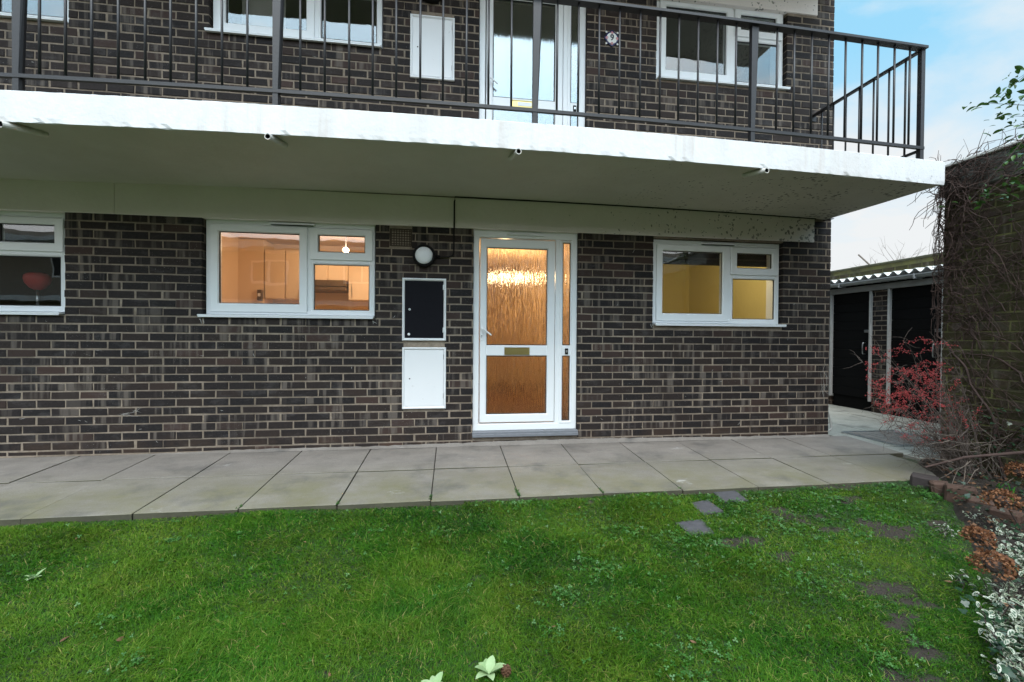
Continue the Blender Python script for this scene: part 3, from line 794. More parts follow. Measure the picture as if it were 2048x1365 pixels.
bpy.data.objects.remove(to)
me9.transform(Matrix.Translation((1.625,-.0178,4.124))@Matrix.Rotation(math.pi/2,4,'X')); me9.materials.clear(); me9.materials.append(M['ink'])
link('numeral', me9, P)

# ---------------------------------------------------------------- rooms seen through the glass
def room(name, x0, x1, y1, z0, z1, wall, ceil, floor_):
    y0 = .225
    r = MB()
    r.face([(x0,y1,z0),(x1,y1,z0),(x1,y1,z1),(x0,y1,z1)]); r.face([(x0,y0,z0),(x0,y1,z0),(x0,y1,z1),(x0,y0,z1)]); r.face([(x1,y1,z0),(x1,y0,z0),(x1,y0,z1),(x1,y1,z1)])
    r.face([(x0,y0,z1),(x1,y0,z1),(x1,y1,z1),(x0,y1,z1)], 1); r.face([(x0,y0,z0),(x1,y0,z0),(x1,y1,z0),(x0,y1,z0)], 2)
    return r.build(name, [M[wall], M[ceil], M[floor_]], B)
room('kitchen_room', -2.85, -.55, 2.35, .08, 2.34, 'wall_kitchen', 'wall_kitchen', 'floor_wood')
room('hall_room', .05, 1.5, 4.6, .08, 2.34, 'wall_hall', 'wall_hall', 'floor_wood')
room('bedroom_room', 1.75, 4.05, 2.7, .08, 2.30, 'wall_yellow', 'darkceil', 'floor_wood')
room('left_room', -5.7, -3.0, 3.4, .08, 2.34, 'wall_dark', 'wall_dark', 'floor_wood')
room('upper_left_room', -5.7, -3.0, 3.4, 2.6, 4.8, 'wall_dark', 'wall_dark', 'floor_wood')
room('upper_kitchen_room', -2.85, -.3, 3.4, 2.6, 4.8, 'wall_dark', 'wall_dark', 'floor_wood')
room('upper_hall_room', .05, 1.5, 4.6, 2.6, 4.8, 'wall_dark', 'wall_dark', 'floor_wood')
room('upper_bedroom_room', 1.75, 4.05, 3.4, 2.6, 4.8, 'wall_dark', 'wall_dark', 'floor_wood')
# kitchen fittings (back wall y=2.35)
YK = 2.0
def kx(px): return aty(px, 600, YK).x
def kz(py): return aty(640, py, YK).z
bot = kz(599)
K = empty('kitchen_cabinet', (kx(570),2.2,bot), 'cream wall cupboards seen through the left pane of the lit kitchen window', 'cupboard')
q = MB(); q.box(kx(529), kx(612), YK+.02, 2.34, bot, 2.2); q.build('carcass', M['cabinet'], K)
for a, c in ((529,570),(571.5,612)):
    q = MB(); q.box(kx(a), kx(c)-.006, YK, YK+.019, bot, 2.19, b=.003); q.build('door', M['cabinet'], K)
K2 = empty('kitchen_cabinet', (kx(720),2.2,bot), 'cream wall cupboard with long handle right of the cooker hood', 'cupboard')
q = MB(); q.box(kx(697), kx(790), YK+.02, 2.34, bot, 2.2); q.build('carcass', M['cabinet'], K2)
for a, c in ((697,743),(744.5,790)):
    q = MB(); q.box(kx(a), kx(c)-.006, YK, YK+.019, bot, 2.19, b=.003); q.build('door', M['cabinet'], K2)
    q = MB(); q.tube([(kx(a)+.045,YK-.025,bot+.05),(kx(a)+.045,YK-.025,bot+.22)], .006, 6); q.build('handle', M['steel'], K2)
K3 = empty('kitchen_cabinet', (kx(655),2.2,kz(560)), 'short cream wall cupboard above the cooker hood', 'cupboard')
q = MB(); q.box(kx(613), kx(696), YK+.02, 2.34, kz(561), 2.2); q.build('carcass', M['cabinet'], K3)
for a, c in ((613,655),(656.5,696)):
    q = MB(); q.box(kx(a), kx(c)-.006, YK, YK+.019, kz(561), 2.19, b=.003); q.build('door', M['cabinet'], K3)
M['hood'] = plain('brown_metal_hood', (.13,.085,.05), .4, .3)
Hd = empty('cooker_hood', (kx(655),2.1,kz(583)), 'brown cooker hood under the cupboards seen through the kitchen window', 'cooker hood')
q = MB(); q.box(kx(616), kx(695), YK-.12, 2.34, kz(574), kz(562), b=.004); q.box(kx(616), kx(695), YK-.14, 2.34, kz(582), kz(575.5), b=.004); q.build('canopy', M['hood'], Hd)
q = MB(); 
for i in range(3): q.box(kx(650+i*7), kx(652+i*7), YK-.126, YK-.119, kz(571.5), kz(569.5))
q.build('switch', M['gasket'], Hd)
sk = MB(); sk.box(kx(517), kx(526), YK-.05, YK+.0, kz(604), kz(583), b=.006); sk.box(kx(519),kx(524),YK-.055,YK-.0505,kz(596),kz(590),m=1)
tag(sk.build('boiler_control', [M['hood'], M['plastic_white']], None, (kx(521),YK,kz(594))), 'small brown control box beside the lit kitchen cupboards', 'control box')
wk = MB(); wk.box(-2.85, kx(527), YK+.0, 2.34, .08, 2.33); wk.build('kitchen_pier', M['wall_kitchen'], B)
ct = MB(); ct.box(kx(529), -.56, YK-.25, 2.34, .95, .99, b=.004); ct.box(kx(530), -.57, YK-.2, 2.33, .09, .949)
tag(ct.build('worktop', M['cabinet'], None, (-1.2,2.0,.09)), 'cream kitchen worktop below the cupboards inside the lit window', 'worktop')
def ceiling_lamp(p, r, m, label, power, col, dz=.12, top=2.335, rad=.06):
    L = empty('ceiling_lamp', (p[0],p[1],top), label, 'ceiling lamp')
    g_ = MB(); g_.ball(p, r, n=20, h=12); g_.build('globe', M[m], L, smooth=True)
    g_ = MB(); g_.tube([(p[0],p[1],p[2]+r*.9),(p[0],p[1],top)], .008, 8); g_.lathe([(.05,0),(.045,.02),(.01,.03)], (p[0],p[1],top-.03), 'z', 16); g_.build('stem', M['wall_dark'], L)
    ld = bpy.data.lights.new('lamp_light', 'POINT'); ld.energy = power; ld.color = col; ld.shadow_soft_size = rad
    lo = bpy.data.objects.new('lamp_light', ld); C.objects.link(lo); lo.parent = L; lo.location = (0,-r-rad-.03,p[2]-top)
kp = aty(692, 501, 1.35)
ceiling_lamp(tuple(kp), .035, 'bulb', 'small lit ceiling lamp glowing in the kitchen fanlight', 18, (1,.70,.43), rad=.04)
hp = aty(1008, 556, 2.2)
ceiling_lamp(tuple(hp), .085, 'hallbulb', 'lit hall lamp glowing behind the obscured door glass', 20, (1,.64,.30), rad=.05)
bp_ = (3.0, .75, 2.16)
ceiling_lamp(bp_, .05, 'bulb', 'lit lamp inside the yellow room hidden above the window head', 23, (1,.80,.46), top=2.295)
zb_ = aty(1380,529,.27).z
q = MB(); q.box(2.02,3.72,.262,.266,zb_,2.24); q.tube([(2.02,.264,zb_),(3.72,.264,zb_)],.009,8)
q.box(2.02,3.72,.258,.2615,zb_+.055,zb_+.075,1)
M['blindbrown'] = plain('dark_brown_blind', (.022,.018,.016), .7); M['blindstripe'] = plain('brown_blind_stripe', (.07,.055,.045), .7)
tag(q.build('roller_blind', [M['blindbrown'],M['blindstripe']], None, (2.87,.264,2.2)), 'dark roller blind half drawn at the top of the window of the yellow room', 'blind')
# red lamp in left window
rp = aty(75, 563, .42)
T = empty('table_lamp', (rp.x,.42,1.22), 'red shaded table lamp standing on the sill of the leftmost dark window', 'lamp')
q = MB(); q.lathe([(.02,-.085),(.055,-.065),(.088,-.02),(.098,.02),(.092,.055),(.07,.075),(.03,.085),(.001,.086)], tuple(rp), 'z', 28); q.build('lamp_shade', M['red_shade'], T, smooth=True)
q = MB(); q.tube([(rp.x,.42,1.245),(rp.x,.42,rp.z-.075)], .010, 10); q.lathe([(.05,0),(.05,.01),(.015,.03)], (rp.x,.42,1.215), 'z', 20); q.build('stand', M['steel'], T, smooth=True)
q = MB(); q.box(-4.9,-3.42,.225,.55,1.18,1.213); q.build('window_board', M['upvc'], B)
# bedroom door outline & curtain strip
q = MB(); q.box(2.15,2.19,2.655,2.70,.08,1.98); q.box(2.19,2.62,2.66,2.69,1.94,1.98); q.box(2.58,2.62,2.655,2.70,.08,1.94); q.build('door_architrave', M['wall_yellow'], B)
q = MB()
for i in range(9):
    x = -2.06+i*.045; q.face([(x,.30,3.86),(x+.04,.315,3.86),(x+.04,.315,4.66),(x,.30,4.66)])
tag(q.build('vertical_blind', M['blind'], None, (-1.9,.3,3.8)), 'grey vertical blind slats inside the upper window over the kitchen', 'blind')

# bent pipe at the corner
q = MB(); q.tube([(4.205,.12,.40),(4.235,.12,.39),(4.262,.11,.30),(4.30,.08,.12),(4.312,.07,.04),(4.29,.06,.005),(4.25,.06,-.015),(4.215,.06,-.01)], .011, 10)
tag(q.build('bent_pipe', M['pipe'], None, (4.26,.08,0), smooth=True), 'thin grey bent pipe at the foot of the brick corner', 'pipe')

# ---------------------------------------------------------------- path and yard
ZB, SL = -.052, .0453
pv = MB(); x0, pch = -2.6427, .6269
def pz(y): return ZB+SL*y
for row, (ya, yb) in enumerate(((.0,-.640),(-.653,-1.295))):
    for j in range(-8, 12):
        a = x0+pch*j; c = a+pch
        if a > 4.1: break
        g_ = .0055; t = [random.gauss(0,.0022) for _ in range(4)]; col = (random.random(), random.random(), 0)
        e = [random.gauss(0,.0025) for _ in range(4)]
        xa, xb = a+g_*.7+e[0]*.5, c-g_*.7+e[1]*.5; y0_, y1_ = ya-.001, yb+(e[2] if row else 0)
        if row == 0 and j >= 10: xb = 4.43
        zt = [pz(y1_)+t[0], pz(y1_)+t[1], pz(y0_)+t[2], pz(y0_)+t[3]]
        bvl = .003
        top = [(xa+bvl,y1_+bvl,zt[0]),(xb-bvl,y1_+bvl,zt[1]),(xb-bvl,y0_-bvl,zt[2]),(xa+bvl,y0_-bvl,zt[3])]
        mid = [(xa,y1_,zt[0]-bvl),(xb,y1_,zt[1]-bvl),(xb,y0_,zt[2]-bvl),(xa,y0_,zt[3]-bvl)]
        low = [(x,y,z-.055) for x,y,z in mid]
        pv.face(top, 0, col)
        for k in range(4):
            k2 = (k+1)%4; pv.face([mid[k],mid[k2],top[k2],top[k]], 0, col); pv.face([low[k],low[k2],mid[k2],mid[k]], 3, col)
pv.box(-8, 4.2, -1.285, .0, -.35, -.122, 1, (.2,.2,0))
pv.face([(-8,-1.28,pz(-1.28)-.02),(4.2,-1.28,pz(-1.28)-.02),(4.2,0,pz(0)-.02),(-8,0,pz(0)-.02)], 1, (.3,.3,0))
pv.box(-8, 4.2, -.012, .0, -.05, -.038, 2, (.8,.3,0))
tag(pv.build('path', [M['paving'], M['bed'], M['mortar'], M['slabedge']]), 'grey concrete slab path along the foot of the brick wall', None, None, 'structure')
fl_ = MB(); n = 120; prv = None
for i in range(n+1):
    x = -3.0+7.2*i/n; hh = .030+.010*math.sin(x*1.3)+random.gauss(0,.002); dd = .026+random.gauss(0,.003); hh *= min(1,(x+3.02)/1.5)
    cur = [(x,-.001,pz(0)+hh),(x,-dd*.5,pz(0)+hh*.7),(x,-dd-.012,pz(-.03)+.002)]
    if prv:
        for k in range(2): fl_.face([prv[k],prv[k+1],cur[k+1],cur[k]])
    prv = cur
tag(fl_.build('path_fillet', M['paving'], None), 'grey mortar fillet between path and wall', None, None, 'structure')
yd = MB(); random.seed(3)
for iy in range(9):
    for ix in range(5):
        a, b2 = 4.22+ix*.9+(.0 if iy else .0), -.95+iy*.62
        if b2 < -.1 and a < 4.4: a = 4.44
        c_x = 4.22+(ix+1)*.9
        z = -.098+random.gauss(0,.0015)-.0
        yd.box(a+.009, c_x-.009, b2+.009, b2+.611, -.2, z, 0, (random.random(),0,0), b=.004)
yd.box(4.2, 9.0, -.96, 4.7, -.3, -.125, 1, (.2,0,0)); yd.box(4.25, 9.0, 4.7, 12, -.3, -.1, 0, (.3,0,0))
tag(yd.build('yard_paving', [M['concrete2'], M['soil']]), 'pale concrete yard paving between the flats and the sheds', None, None, 'structure')
MH = empty('manhole_cover', (5.05,.05,-.095), 'rectangular metal framed manhole cover in the yard paving', 'manhole cover')
q = MB(); x_0,x_1,y_0,y_1 = 4.70,5.42,-.36,.34
for a in ((x_0,x_1,y_0,y_0+.03),(x_0,x_1,y_1-.03,y_1),(x_0,x_0+.03,y_0+.031,y_1-.031),(x_1-.03,x_1,y_0+.031,y_1-.031)): q.box(*a, -.10, -.082, b=.003)
q.build('frame', M['steel'], MH)
q = MB(); q.box(x_0+.034,x_1-.034,y_0+.034,y_1-.034,-.10,-.086,b=.003)
for i in range(6): q.box(x_0+.08+i*.1, x_0+.12+i*.1, y_0+.1, y_1-.1, -.0855, -.083, b=.001)
q.build('lid', M['paving'], MH)

# ---------------------------------------------------------------- lawn
def lawn_z(x, y):
    base = -.150-.035*(-1.3-y)+.012*math.sin(x*1.7+.4)*math.cos(y*2.1)+.006*math.sin(x*5+y*4)
    if x > .1 and x < 1.6: base += .022*math.exp(-((y+1.3)/.25)**2)
    if x > 2.6: base += .045*min(1,(x-2.6)/1.3)*math.exp(-((y+1.25)/.5)**2)
    return base
def bedx(y):
    """x of the lawn / flower-bed boundary for a given y"""
    P_ = [(-.7,4.35),(-1.1,4.12),(-1.4,3.92),(-1.75,3.52),(-2.15,3.10),(-2.4,2.84),(-2.7,2.52),(-3.1,2.12),(-4,1.9),(-15,1.9)]
    for (ya,xa),(yb,xb) in zip(P_[:-1],P_[1:]):
        if yb <= y <= ya: return xa+(xb-xa)*(ya-y)/(ya-yb)
    return 4.35 if y > -.7 else 1.9
bare = [(1480,1085,.13,.05),(1545,1025,.10,.05),(1600,1040,.13,.06),(1680,985,.13,.05),(1700,1010,.1,.05),(1790,1065,.12,.07),(1775,1170,.10,.05),(1830,1190,.08,.04),(1790,1225,.1,.05),(1850,1280,.08,.05),(1560,1110,.07,.04),(690,1275,.03,.02),(650,1330,.04,.02),(960,1150,.05,.03),(1010,1010,.03,.02),(1180,1012,.03,.02),(1850,1355,.1,.1),(1740,1050,.07,.05),(1870,1050,.1,.04),(1900,1100,.08,.05),(1660,1060,.1,.03)]
BARE = []
for px,py,rx,ry in bare:
    p = atz(px,py,-.17); BARE.append((p.x,p.y,rx,ry))
def gz(x, y):
    b = -.150-.035*(-1.3-y)+.012*np.sin(x*1.7+.4)*np.cos(y*2.1)+.006*np.sin(x*5+y*4)
    b = b+np.where((x>.1)&(x<1.6), .022*np.exp(-((y+1.3)/.25)**2), 0)
    b = b+np.where(x>2.6, .045*np.minimum(1,(x-2.6)/1.3)*np.exp(-((y+1.25)/.5)**2), 0)
    return b
bedxs = np.array([bedx(-.5-.01*i) for i in range(1500)])
def bedxv(y): return bedxs[np.clip(((-.5-y)/.01).astype(int),0,1499)]
# cheap value noise for clumps
def vnoise(x, y, s, seed):
    r2 = np.random.default_rng(seed).random((64,64)); u, v = x*s, y*s; i, j = np.floor(u).astype(int), np.floor(v).astype(int); fu, fv = u-i, v-j
    fu = fu*fu*(3-2*fu); fv = fv*fv*(3-2*fv); g = lambda a, b: r2[a%64, b%64]
    return (g(i,j)*(1-fu)+g(i+1,j)*fu)*(1-fv)+(g(i,j+1)*(1-fu)+g(i+1,j+1)*fu)*fv
def bareness(x, y):
    f = np.zeros_like(x)
    for (cx,cy,rx,ry) in BARE:
        d = ((x-cx)/rx*.85)**2+((y-cy)/ry*.85)**2+ (vnoise(x,y,13,5)-.5)*2.2+(vnoise(x,y,34,6)-.5)*1.6
        f = np.maximum(f, np.clip(1.4-d, 0, 1))
    return f
lw = MB(); nx, ny = 320, 200
gx = [-9+13.6*i/nx for i in range(nx+1)]; gy = [-1.30-.0-(12*(i/ny)**1.8) for i in range(ny+1)]
V = [(x,y,lawn_z(x,y)) for y in gy for x in gx]
lw.v = V
for j in range(ny):
    for i in range(nx):
        a = j*(nx+1)+i; lw.f.append((a,a+nx+1,a+nx+2,a+1)); lw.m.append(0)
fc_x = np.array([(gx[i]+gx[i+1])/2 for j in range(ny) for i in range(nx)]); fc_y = np.array([(gy[j]+gy[j+1])/2 for j in range(ny) for i in range(nx)])
lw.c = [(.01+float(q_),0,0) for q_ in bareness(fc_x, fc_y)]
lawn = lw.build('lawn_ground', M['soil'], smooth=True); tag(lawn, 'dark soil under the lawn', None, None, 'structure')
# bed
bd = MB()
ys = [-.92-.09*i for i in range(40)]
rows = []
for y in ys:
    bx0 = bedx(y); r_ = []
    for k in range(14):
        x = bx0+(5.0-bx0)*k/13 if y > -2.2 else bx0+(5.0-bx0)*k/13
        r_.append((x, y, lawn_z(bx0,y)+ (.0-.02 if k == 0 else .05+.03*math.sin(x*7+y*9)+random.uniform(-.012,.012)+.02*k/13)))
    rows.append(r_)
for a, b2 in zip(rows[:-1], rows[1:]):
    for k in range(13): bd.face([a[k],b2[k],b2[k+1],a[k+1]])
tag(bd.build('flower_bed_soil', M['bed'], smooth=False), 'dark soil of the flower bed', None, None, 'structure')
def bed_z(x, y): return lawn_z(bedx(y),y)+.055

slates = [[(1350,1045),(1405,1041),(1430,1066),(1383,1067)], [(1379,1010),(1415,1004),(1447,1026),(1408,1033)], [(1422,986),(1466,984),(1497,1005),(1450,1008)]]
SW = []
for i, s_ in enumerate(slates):
    pw = [atz(px,py,-.155) for px,py in s_]; SW.append([(p.x,p.y) for p in pw])
    q = MB(); z = lawn_z(pw[0].x,pw[0].y)
    top = [(p.x,p.y,lawn_z(p.x,p.y)+.011) for p in pw]; low = [(x,y,z_-.04) for x,y,z_ in top]
    q.face(top[::-1])
    for k in range(4): q.face([top[k],top[(k+1)%4],low[(k+1)%4],low[k]])
    cx, cy = sum(p.x for p in pw)/4, sum(p.y for p in pw)/4
    tag(q.build('stepping_stone', M['slate'], None, (cx,cy,z)), ['grey slate stepping stone in the lawn farthest from the path','middle one of three grey slate stepping stones in the lawn','grey slate stepping stone in the lawn closest to the concrete path'][i], 'stepping stone', 'slate stepping stones in the lawn')
def shrink(P_, f=.88):
    cx = sum(p[0] for p in P_)/4; cy = sum(p[1] for p in P_)/4
    return [(cx+(p[0]-cx)*f, cy+(p[1]-cy)*f) for p in P_]
SW = [shrink(P_, .90) for P_ in SW]
def inpoly(x, y, P_):
    r = np.zeros(len(x), bool); n = len(P_); j = n-1
    for i in range(n):
        xi, yi = P_[i]; xj, yj = P_[j]
        cnd = ((yi > y) != (yj > y)) & (x < (xj-xi)*(y-yi)/(yj-yi+1e-12)+xi); r ^= cnd; j = i
    return r
def grass(n, xa, xb, ya, yb, hmul, name=None):
    x = rng.uniform(xa, xb, n); y = rng.uniform(ya, yb, n)
    keep = (x < bedxv(y)-.01+rng.normal(0,.03,n)) & (rng.random(n) > bareness(x,y)*.93)
    for P_ in SW: keep &= ~inpoly(x, y, P_)
    thin = np.clip((x-1.6)/2.0,0,1)*.45*(vnoise(x,y,5,9) > .45)
    keep &= rng.random(n) > thin
    x, y = x[keep], y[keep]; n = len(x)
    return x, y
parts = [grass(175000,-3.6,4.4,-2.2,-1.27,1), grass(250000,-3.0,3.6,-3.35,-2.2,1), grass(26000,-6.0,-3.4,-4.0,-1.27,1), grass(32000,-3.4,3.0,-6.5,-3.35,1)]
x = np.concatenate([p[0] for p in parts]); y = np.concatenate([p[1] for p in parts]); n = len(x)
cl = vnoise(x,y,3.2,1)*.6+vnoise(x,y,11,2)*.4
right = np.clip((x-1.2)/2.2,0,1)
h = (.014+.030*cl**1.3)*(1-.5*right)*rng.uniform(.55,1.35,n); h *= np.where(y > -1.36, .6, 1); h *= np.where(y<-3.4,1.2,1)
yawd = rng.uniform(0,2*np.pi,n); bend = rng.uniform(.4,2.2,n)*h; wd = rng.uniform(.0009,.0018,n)*np.where(y>-2.2,1.25,1)
swirl = vnoise(x,y,1.8,3)*6.28
yawd = np.where(rng.random(n)<.4, swirl+rng.normal(0,.8,n), yawd)
dx, dy = np.cos(yawd), np.sin(yawd); sxn, syn = -dy, dx
zr = gz(x,y)-.004
vt = np.zeros((n,5,3))
vt[:,0] = np.stack([-sxn*wd, -syn*wd, 0*h],-1); vt[:,1] = np.stack([sxn*wd, syn*wd, 0*h],-1)
vt[:,2] = np.stack([sxn*wd*.8+dx*bend*.35, syn*wd*.8+dy*bend*.35, h*.6],-1); vt[:,3] = np.stack([-sxn*wd*.8+dx*bend*.35, -syn*wd*.8+dy*bend*.35, h*.6],-1)
sd = rng.normal(0,.5,n)*h; vt[:,4] = np.stack([dx*bend+sxn*sd, dy*bend+syn*sd, h*rng.uniform(.6,.95,n)],-1)
tone = np.clip(rng.random(n)*.55+(vnoise(x,y,2.2,8)*.5+vnoise(x,y,9,18)*.5)*.62-.12+ (rng.random(n)<.02)*.3, 0, 1)
tone = np.where(rng.random(n)<.075, rng.uniform(.9,1,n), np.minimum(tone,.9))
I3 = np.repeat(np.eye(3)[None], n, 0)
go = scatter('lawn_grass', np.zeros((5,3)), [(0,1,2,3),(3,2,4)], np.stack([x,y,zr],-1), I3, np.ones(n), M['blade'], None, np.stack([tone,rng.random(n),rng.random(n)],-1), vtx=vt)
tag(go, 'rough green lawn grass in front of the path', 'grass', None, 'stuff')

# moss and clover
def tri_leaf(k=6, cup=.15):
    v = [(0,0,0)]
    for i in range(k+1):
        a = -1+2*i/k; v.append((a*.5*math.cos(a*.6), .25+.75*math.cos(a*1.25), cup*abs(a)))
    f = [(0,i+1,i+2) for i in range(k)]
    return v, f
def trefoil():
    V_, F_ = [], []
    for q in range(3):
        a = q*2*math.pi/3; n0 = len(V_)
        for (x_,y_,z_) in [(0,0,0),(.32,.45,.10),(.36,.85,.08),(0,1.0,.0),(-.36,.85,.08),(-.32,.45,.10)]:
            V_.append((x_*math.cos(a)-y_*math.sin(a), x_*math.sin(a)+y_*math.cos(a), z_))
        F_ += [(n0,n0+1,n0+2,n0+3),(n0,n0+3,n0+4,n0+5)]
    return V_, F_
tv, tf = trefoil()
cps = []; MOSSJ = []
for px,py,rp_,nn in [(1215,1140,.14,130),(1130,1185,.11,90),(1170,1120,.07,30),(870,1070,.09,60),(760,1068,.05,25),(210,1240,.08,45),(270,1315,.09,60),(1540,1045,.12,60),(1570,1065,.10,50),(1680,1010,.10,60),(1720,1070,.10,60),(1640,1080,.08,40),(1430,1090,.16,110),(1360,1080,.16,110),(1020,1015,.10,50),(1060,1010,.08,40),(930,1180,.06,25),(1780,1310,.1,60),(1640,1160,.12,60),(1500,1130,.12,50),(1420,1290,.12,80),(1240,1265,.06,30),(1110,1255,.08,40),(340,1090,.06,25),(480,1080,.05,20),(1600,1150,.12,50),(1460,1010,.15,60),(1300,1020,.12,50),(1250,1060,.14,60),(1840,1270,.06,30),(60,1160,.06,20),(1380,1340,.14,80),(690,1180,.05,20),(1850,1000,.2,120),(1780,985,.2,110),(1700,970,.2,90)]:
    c0 = atz(px,py,-.165)
    for _ in range(nn):
        a, r = random.random()*6.28, abs(random.gauss(0,.55))*rp_; cps.append((c0.x+r*math.cos(a)*1.3, c0.y+r*math.sin(a)))
for _ in range(1500):
    xx, yy = random.uniform(.2,3.9), -1.32-abs(random.gauss(0,.7))
    cps.append((xx,yy))
for _ in range(500): cps.append((random.uniform(-3.2,1),random.uniform(-3,-1.33)))
for (jn, ya, yb, nn) in ((5,-1.29,-1.12,55),(4,-1.29,-1.2,20),(6,-1.29,-1.2,22),(7,-1.29,-1.24,8),(2,-1.29,-1.23,8),(3,-1.29,-1.22,12)):
    for _ in range(nn): joint = (x0+pch*jn+random.gauss(0,.006), random.uniform(ya,yb)); MOSSJ.append(joint)
cp = np.array(cps); cp = cp[(cp[:,0] < bedxv(cp[:,1])-.01)&(cp[:,1] < -1.315)]
for P_ in SW: cp = cp[~inpoly(cp[:,0],cp[:,1],P_)]
n = len(cp); sc = rng.uniform(.005,.0115,n)*np.where(cp[:,1]>-1.9,1.15,1)
tag(scatter('lawn_weeds', tv, tf, np.stack([cp[:,0],cp[:,1],gz(cp[:,0],cp[:,1])+rng.uniform(.010,.030,n)],-1), rots(rng.uniform(0,6.3,n),rng.normal(0,.35,n),rng.normal(0,.35,n)), sc, M['clover'], None, np.stack([rng.random(n)**1.5,rng.random(n),rng.random(n)],-1)), 'small round leaved clover and weeds in the lawn', 'weeds', None, 'stuff')

mj = np.array(MOSSJ); nj = len(mj)
tag(scatter('joint_moss', tv, tf, np.stack([mj[:,0],mj[:,1],-.052+.0453*mj[:,1]+rng.uniform(0,.006,nj)],-1), rots(rng.uniform(0,6.3,nj),rng.normal(0,.5,nj),rng.normal(0,.5,nj)), rng.uniform(.005,.010,nj), M['moss'], None, np.stack([rng.random(nj),rng.random(nj),rng.random(nj)],-1)), 'green moss tufts growing in the joints of the path slabs', 'moss', None, 'stuff')
nm_ = 16000; mx_ = rng.uniform(.6,4.1,nm_); my_ = -1.31-np.abs(rng.normal(0,.95,nm_))
kp_ = (mx_ < bedxv(my_)-.01)&(rng.random(nm_) < np.clip((mx_-.6)/1.6,0,1))&(vnoise(mx_,my_,4,33)>.32)&(rng.random(nm_)>bareness(mx_,my_)*.95)
for P_ in SW: kp_ &= ~inpoly(mx_, my_, P_)
mx_, my_ = mx_[kp_], my_[kp_]; nm_ = len(mx_)
tag(scatter('lawn_moss', tv, tf, np.stack([mx_,my_,gz(mx_,my_)+rng.uniform(.003,.018,nm_)],-1), rots(rng.uniform(0,6.3,nm_),rng.normal(0,.5,nm_),rng.normal(0,.5,nm_)), rng.uniform(.004,.0085,nm_), M['moss'], None, np.stack([rng.random(nm_),rng.random(nm_),rng.random(nm_)],-1)), 'low mossy green ground cover in the worn right half of the lawn', 'ground cover', None, 'stuff')
# rosettes
def leaf_strip(L, W, curl, n=6, fold=.12, up=.5):
    V_, F_ = [], []
    for i in range(n+1):
        t = i/n; wq_ = W*math.sin(math.pi*min(1,t**.8*.94+.06))**.8*.5; yy = L*t*math.cos(up*(1-t)*.5); zz_ = L*(up*t-curl*t*t)
        V_ += [(-wq_,yy,zz_+fold*wq_*2),(0,yy,zz_),(wq_,yy,zz_+fold*wq_*2)]
    for i in range(n):
        a = i*3; F_ += [(a,a+1,a+4,a+3),(a+1,a+2,a+5,a+4)]
    return V_, F_
def rosette(px, py, label, nl, L, W, m, cat='plant', z=-.165, lift=.02, nm='rosette_plant'):
    c0 = atz(px, py, z); T_ = empty(nm, (c0.x,c0.y,lawn_z(c0.x,c0.y)), label, cat)
    for k in range(nl):
        ang = k*2.4+random.uniform(-.2,.2); V_, F_ = leaf_strip(L*random.uniform(.75,1.1), W*random.uniform(.85,1.1), .45, up=.75 if k < nl*.6 else 1.2)
        q = MB(); ca, sa = math.cos(ang), math.sin(ang); zz_ = lawn_z(c0.x,c0.y)+lift
        q.v = [(c0.x+x_*ca-y_*sa, c0.y+x_*sa+y_*ca, zz_+z_) for x_,y_,z_ in V_]; q.f = F_; q.m = [0]*len(F_); t = random.random(); q.c = [(t+.01,0,0)]*len(F_)
        q.build('leaf', M[m], T_, smooth=True)
rosette(978, 1345, 'pale green rosette plant with oval leaves at the bottom edge, beside a brown cone', 8, .062, .032, 'primula')
rosette(868, 1372, 'pale green rosette plant cut off by the bottom edge of the lawn', 7, .055, .03, 'primula')
rosette(68, 1160, 'faded green rosette weed in the lawn, left of the others', 7, .042, .016, 'primula', lift=.008)
q = MB(); c0 = atz(1012,1342,-.165); q.ball((c0.x,c0.y,lawn_z(c0.x,c0.y)+.025), .013, n=10, h=8, sq=1.3)
for i in range(46):
    a = i*2.4; t = i/46; zz_ = .042-.036*t; r = .006+.010*math.sin(math.pi*min(1,t+.1)); q.box(c0.x+r*math.cos(a)-.004,c0.x+r*math.cos(a)+.004,c0.y+r*math.sin(a)-.004,c0.y+r*math.sin(a)+.004,lawn_z(c0.x,c0.y)+zz_-.001,lawn_z(c0.x,c0.y)+zz_+.0015)
tag(q.build('pine_cone', M['deadleaf'], None, (c0.x,c0.y,lawn_z(c0.x,c0.y))), 'small brown cone in the grass beside the pale rosette plant', 'cone')
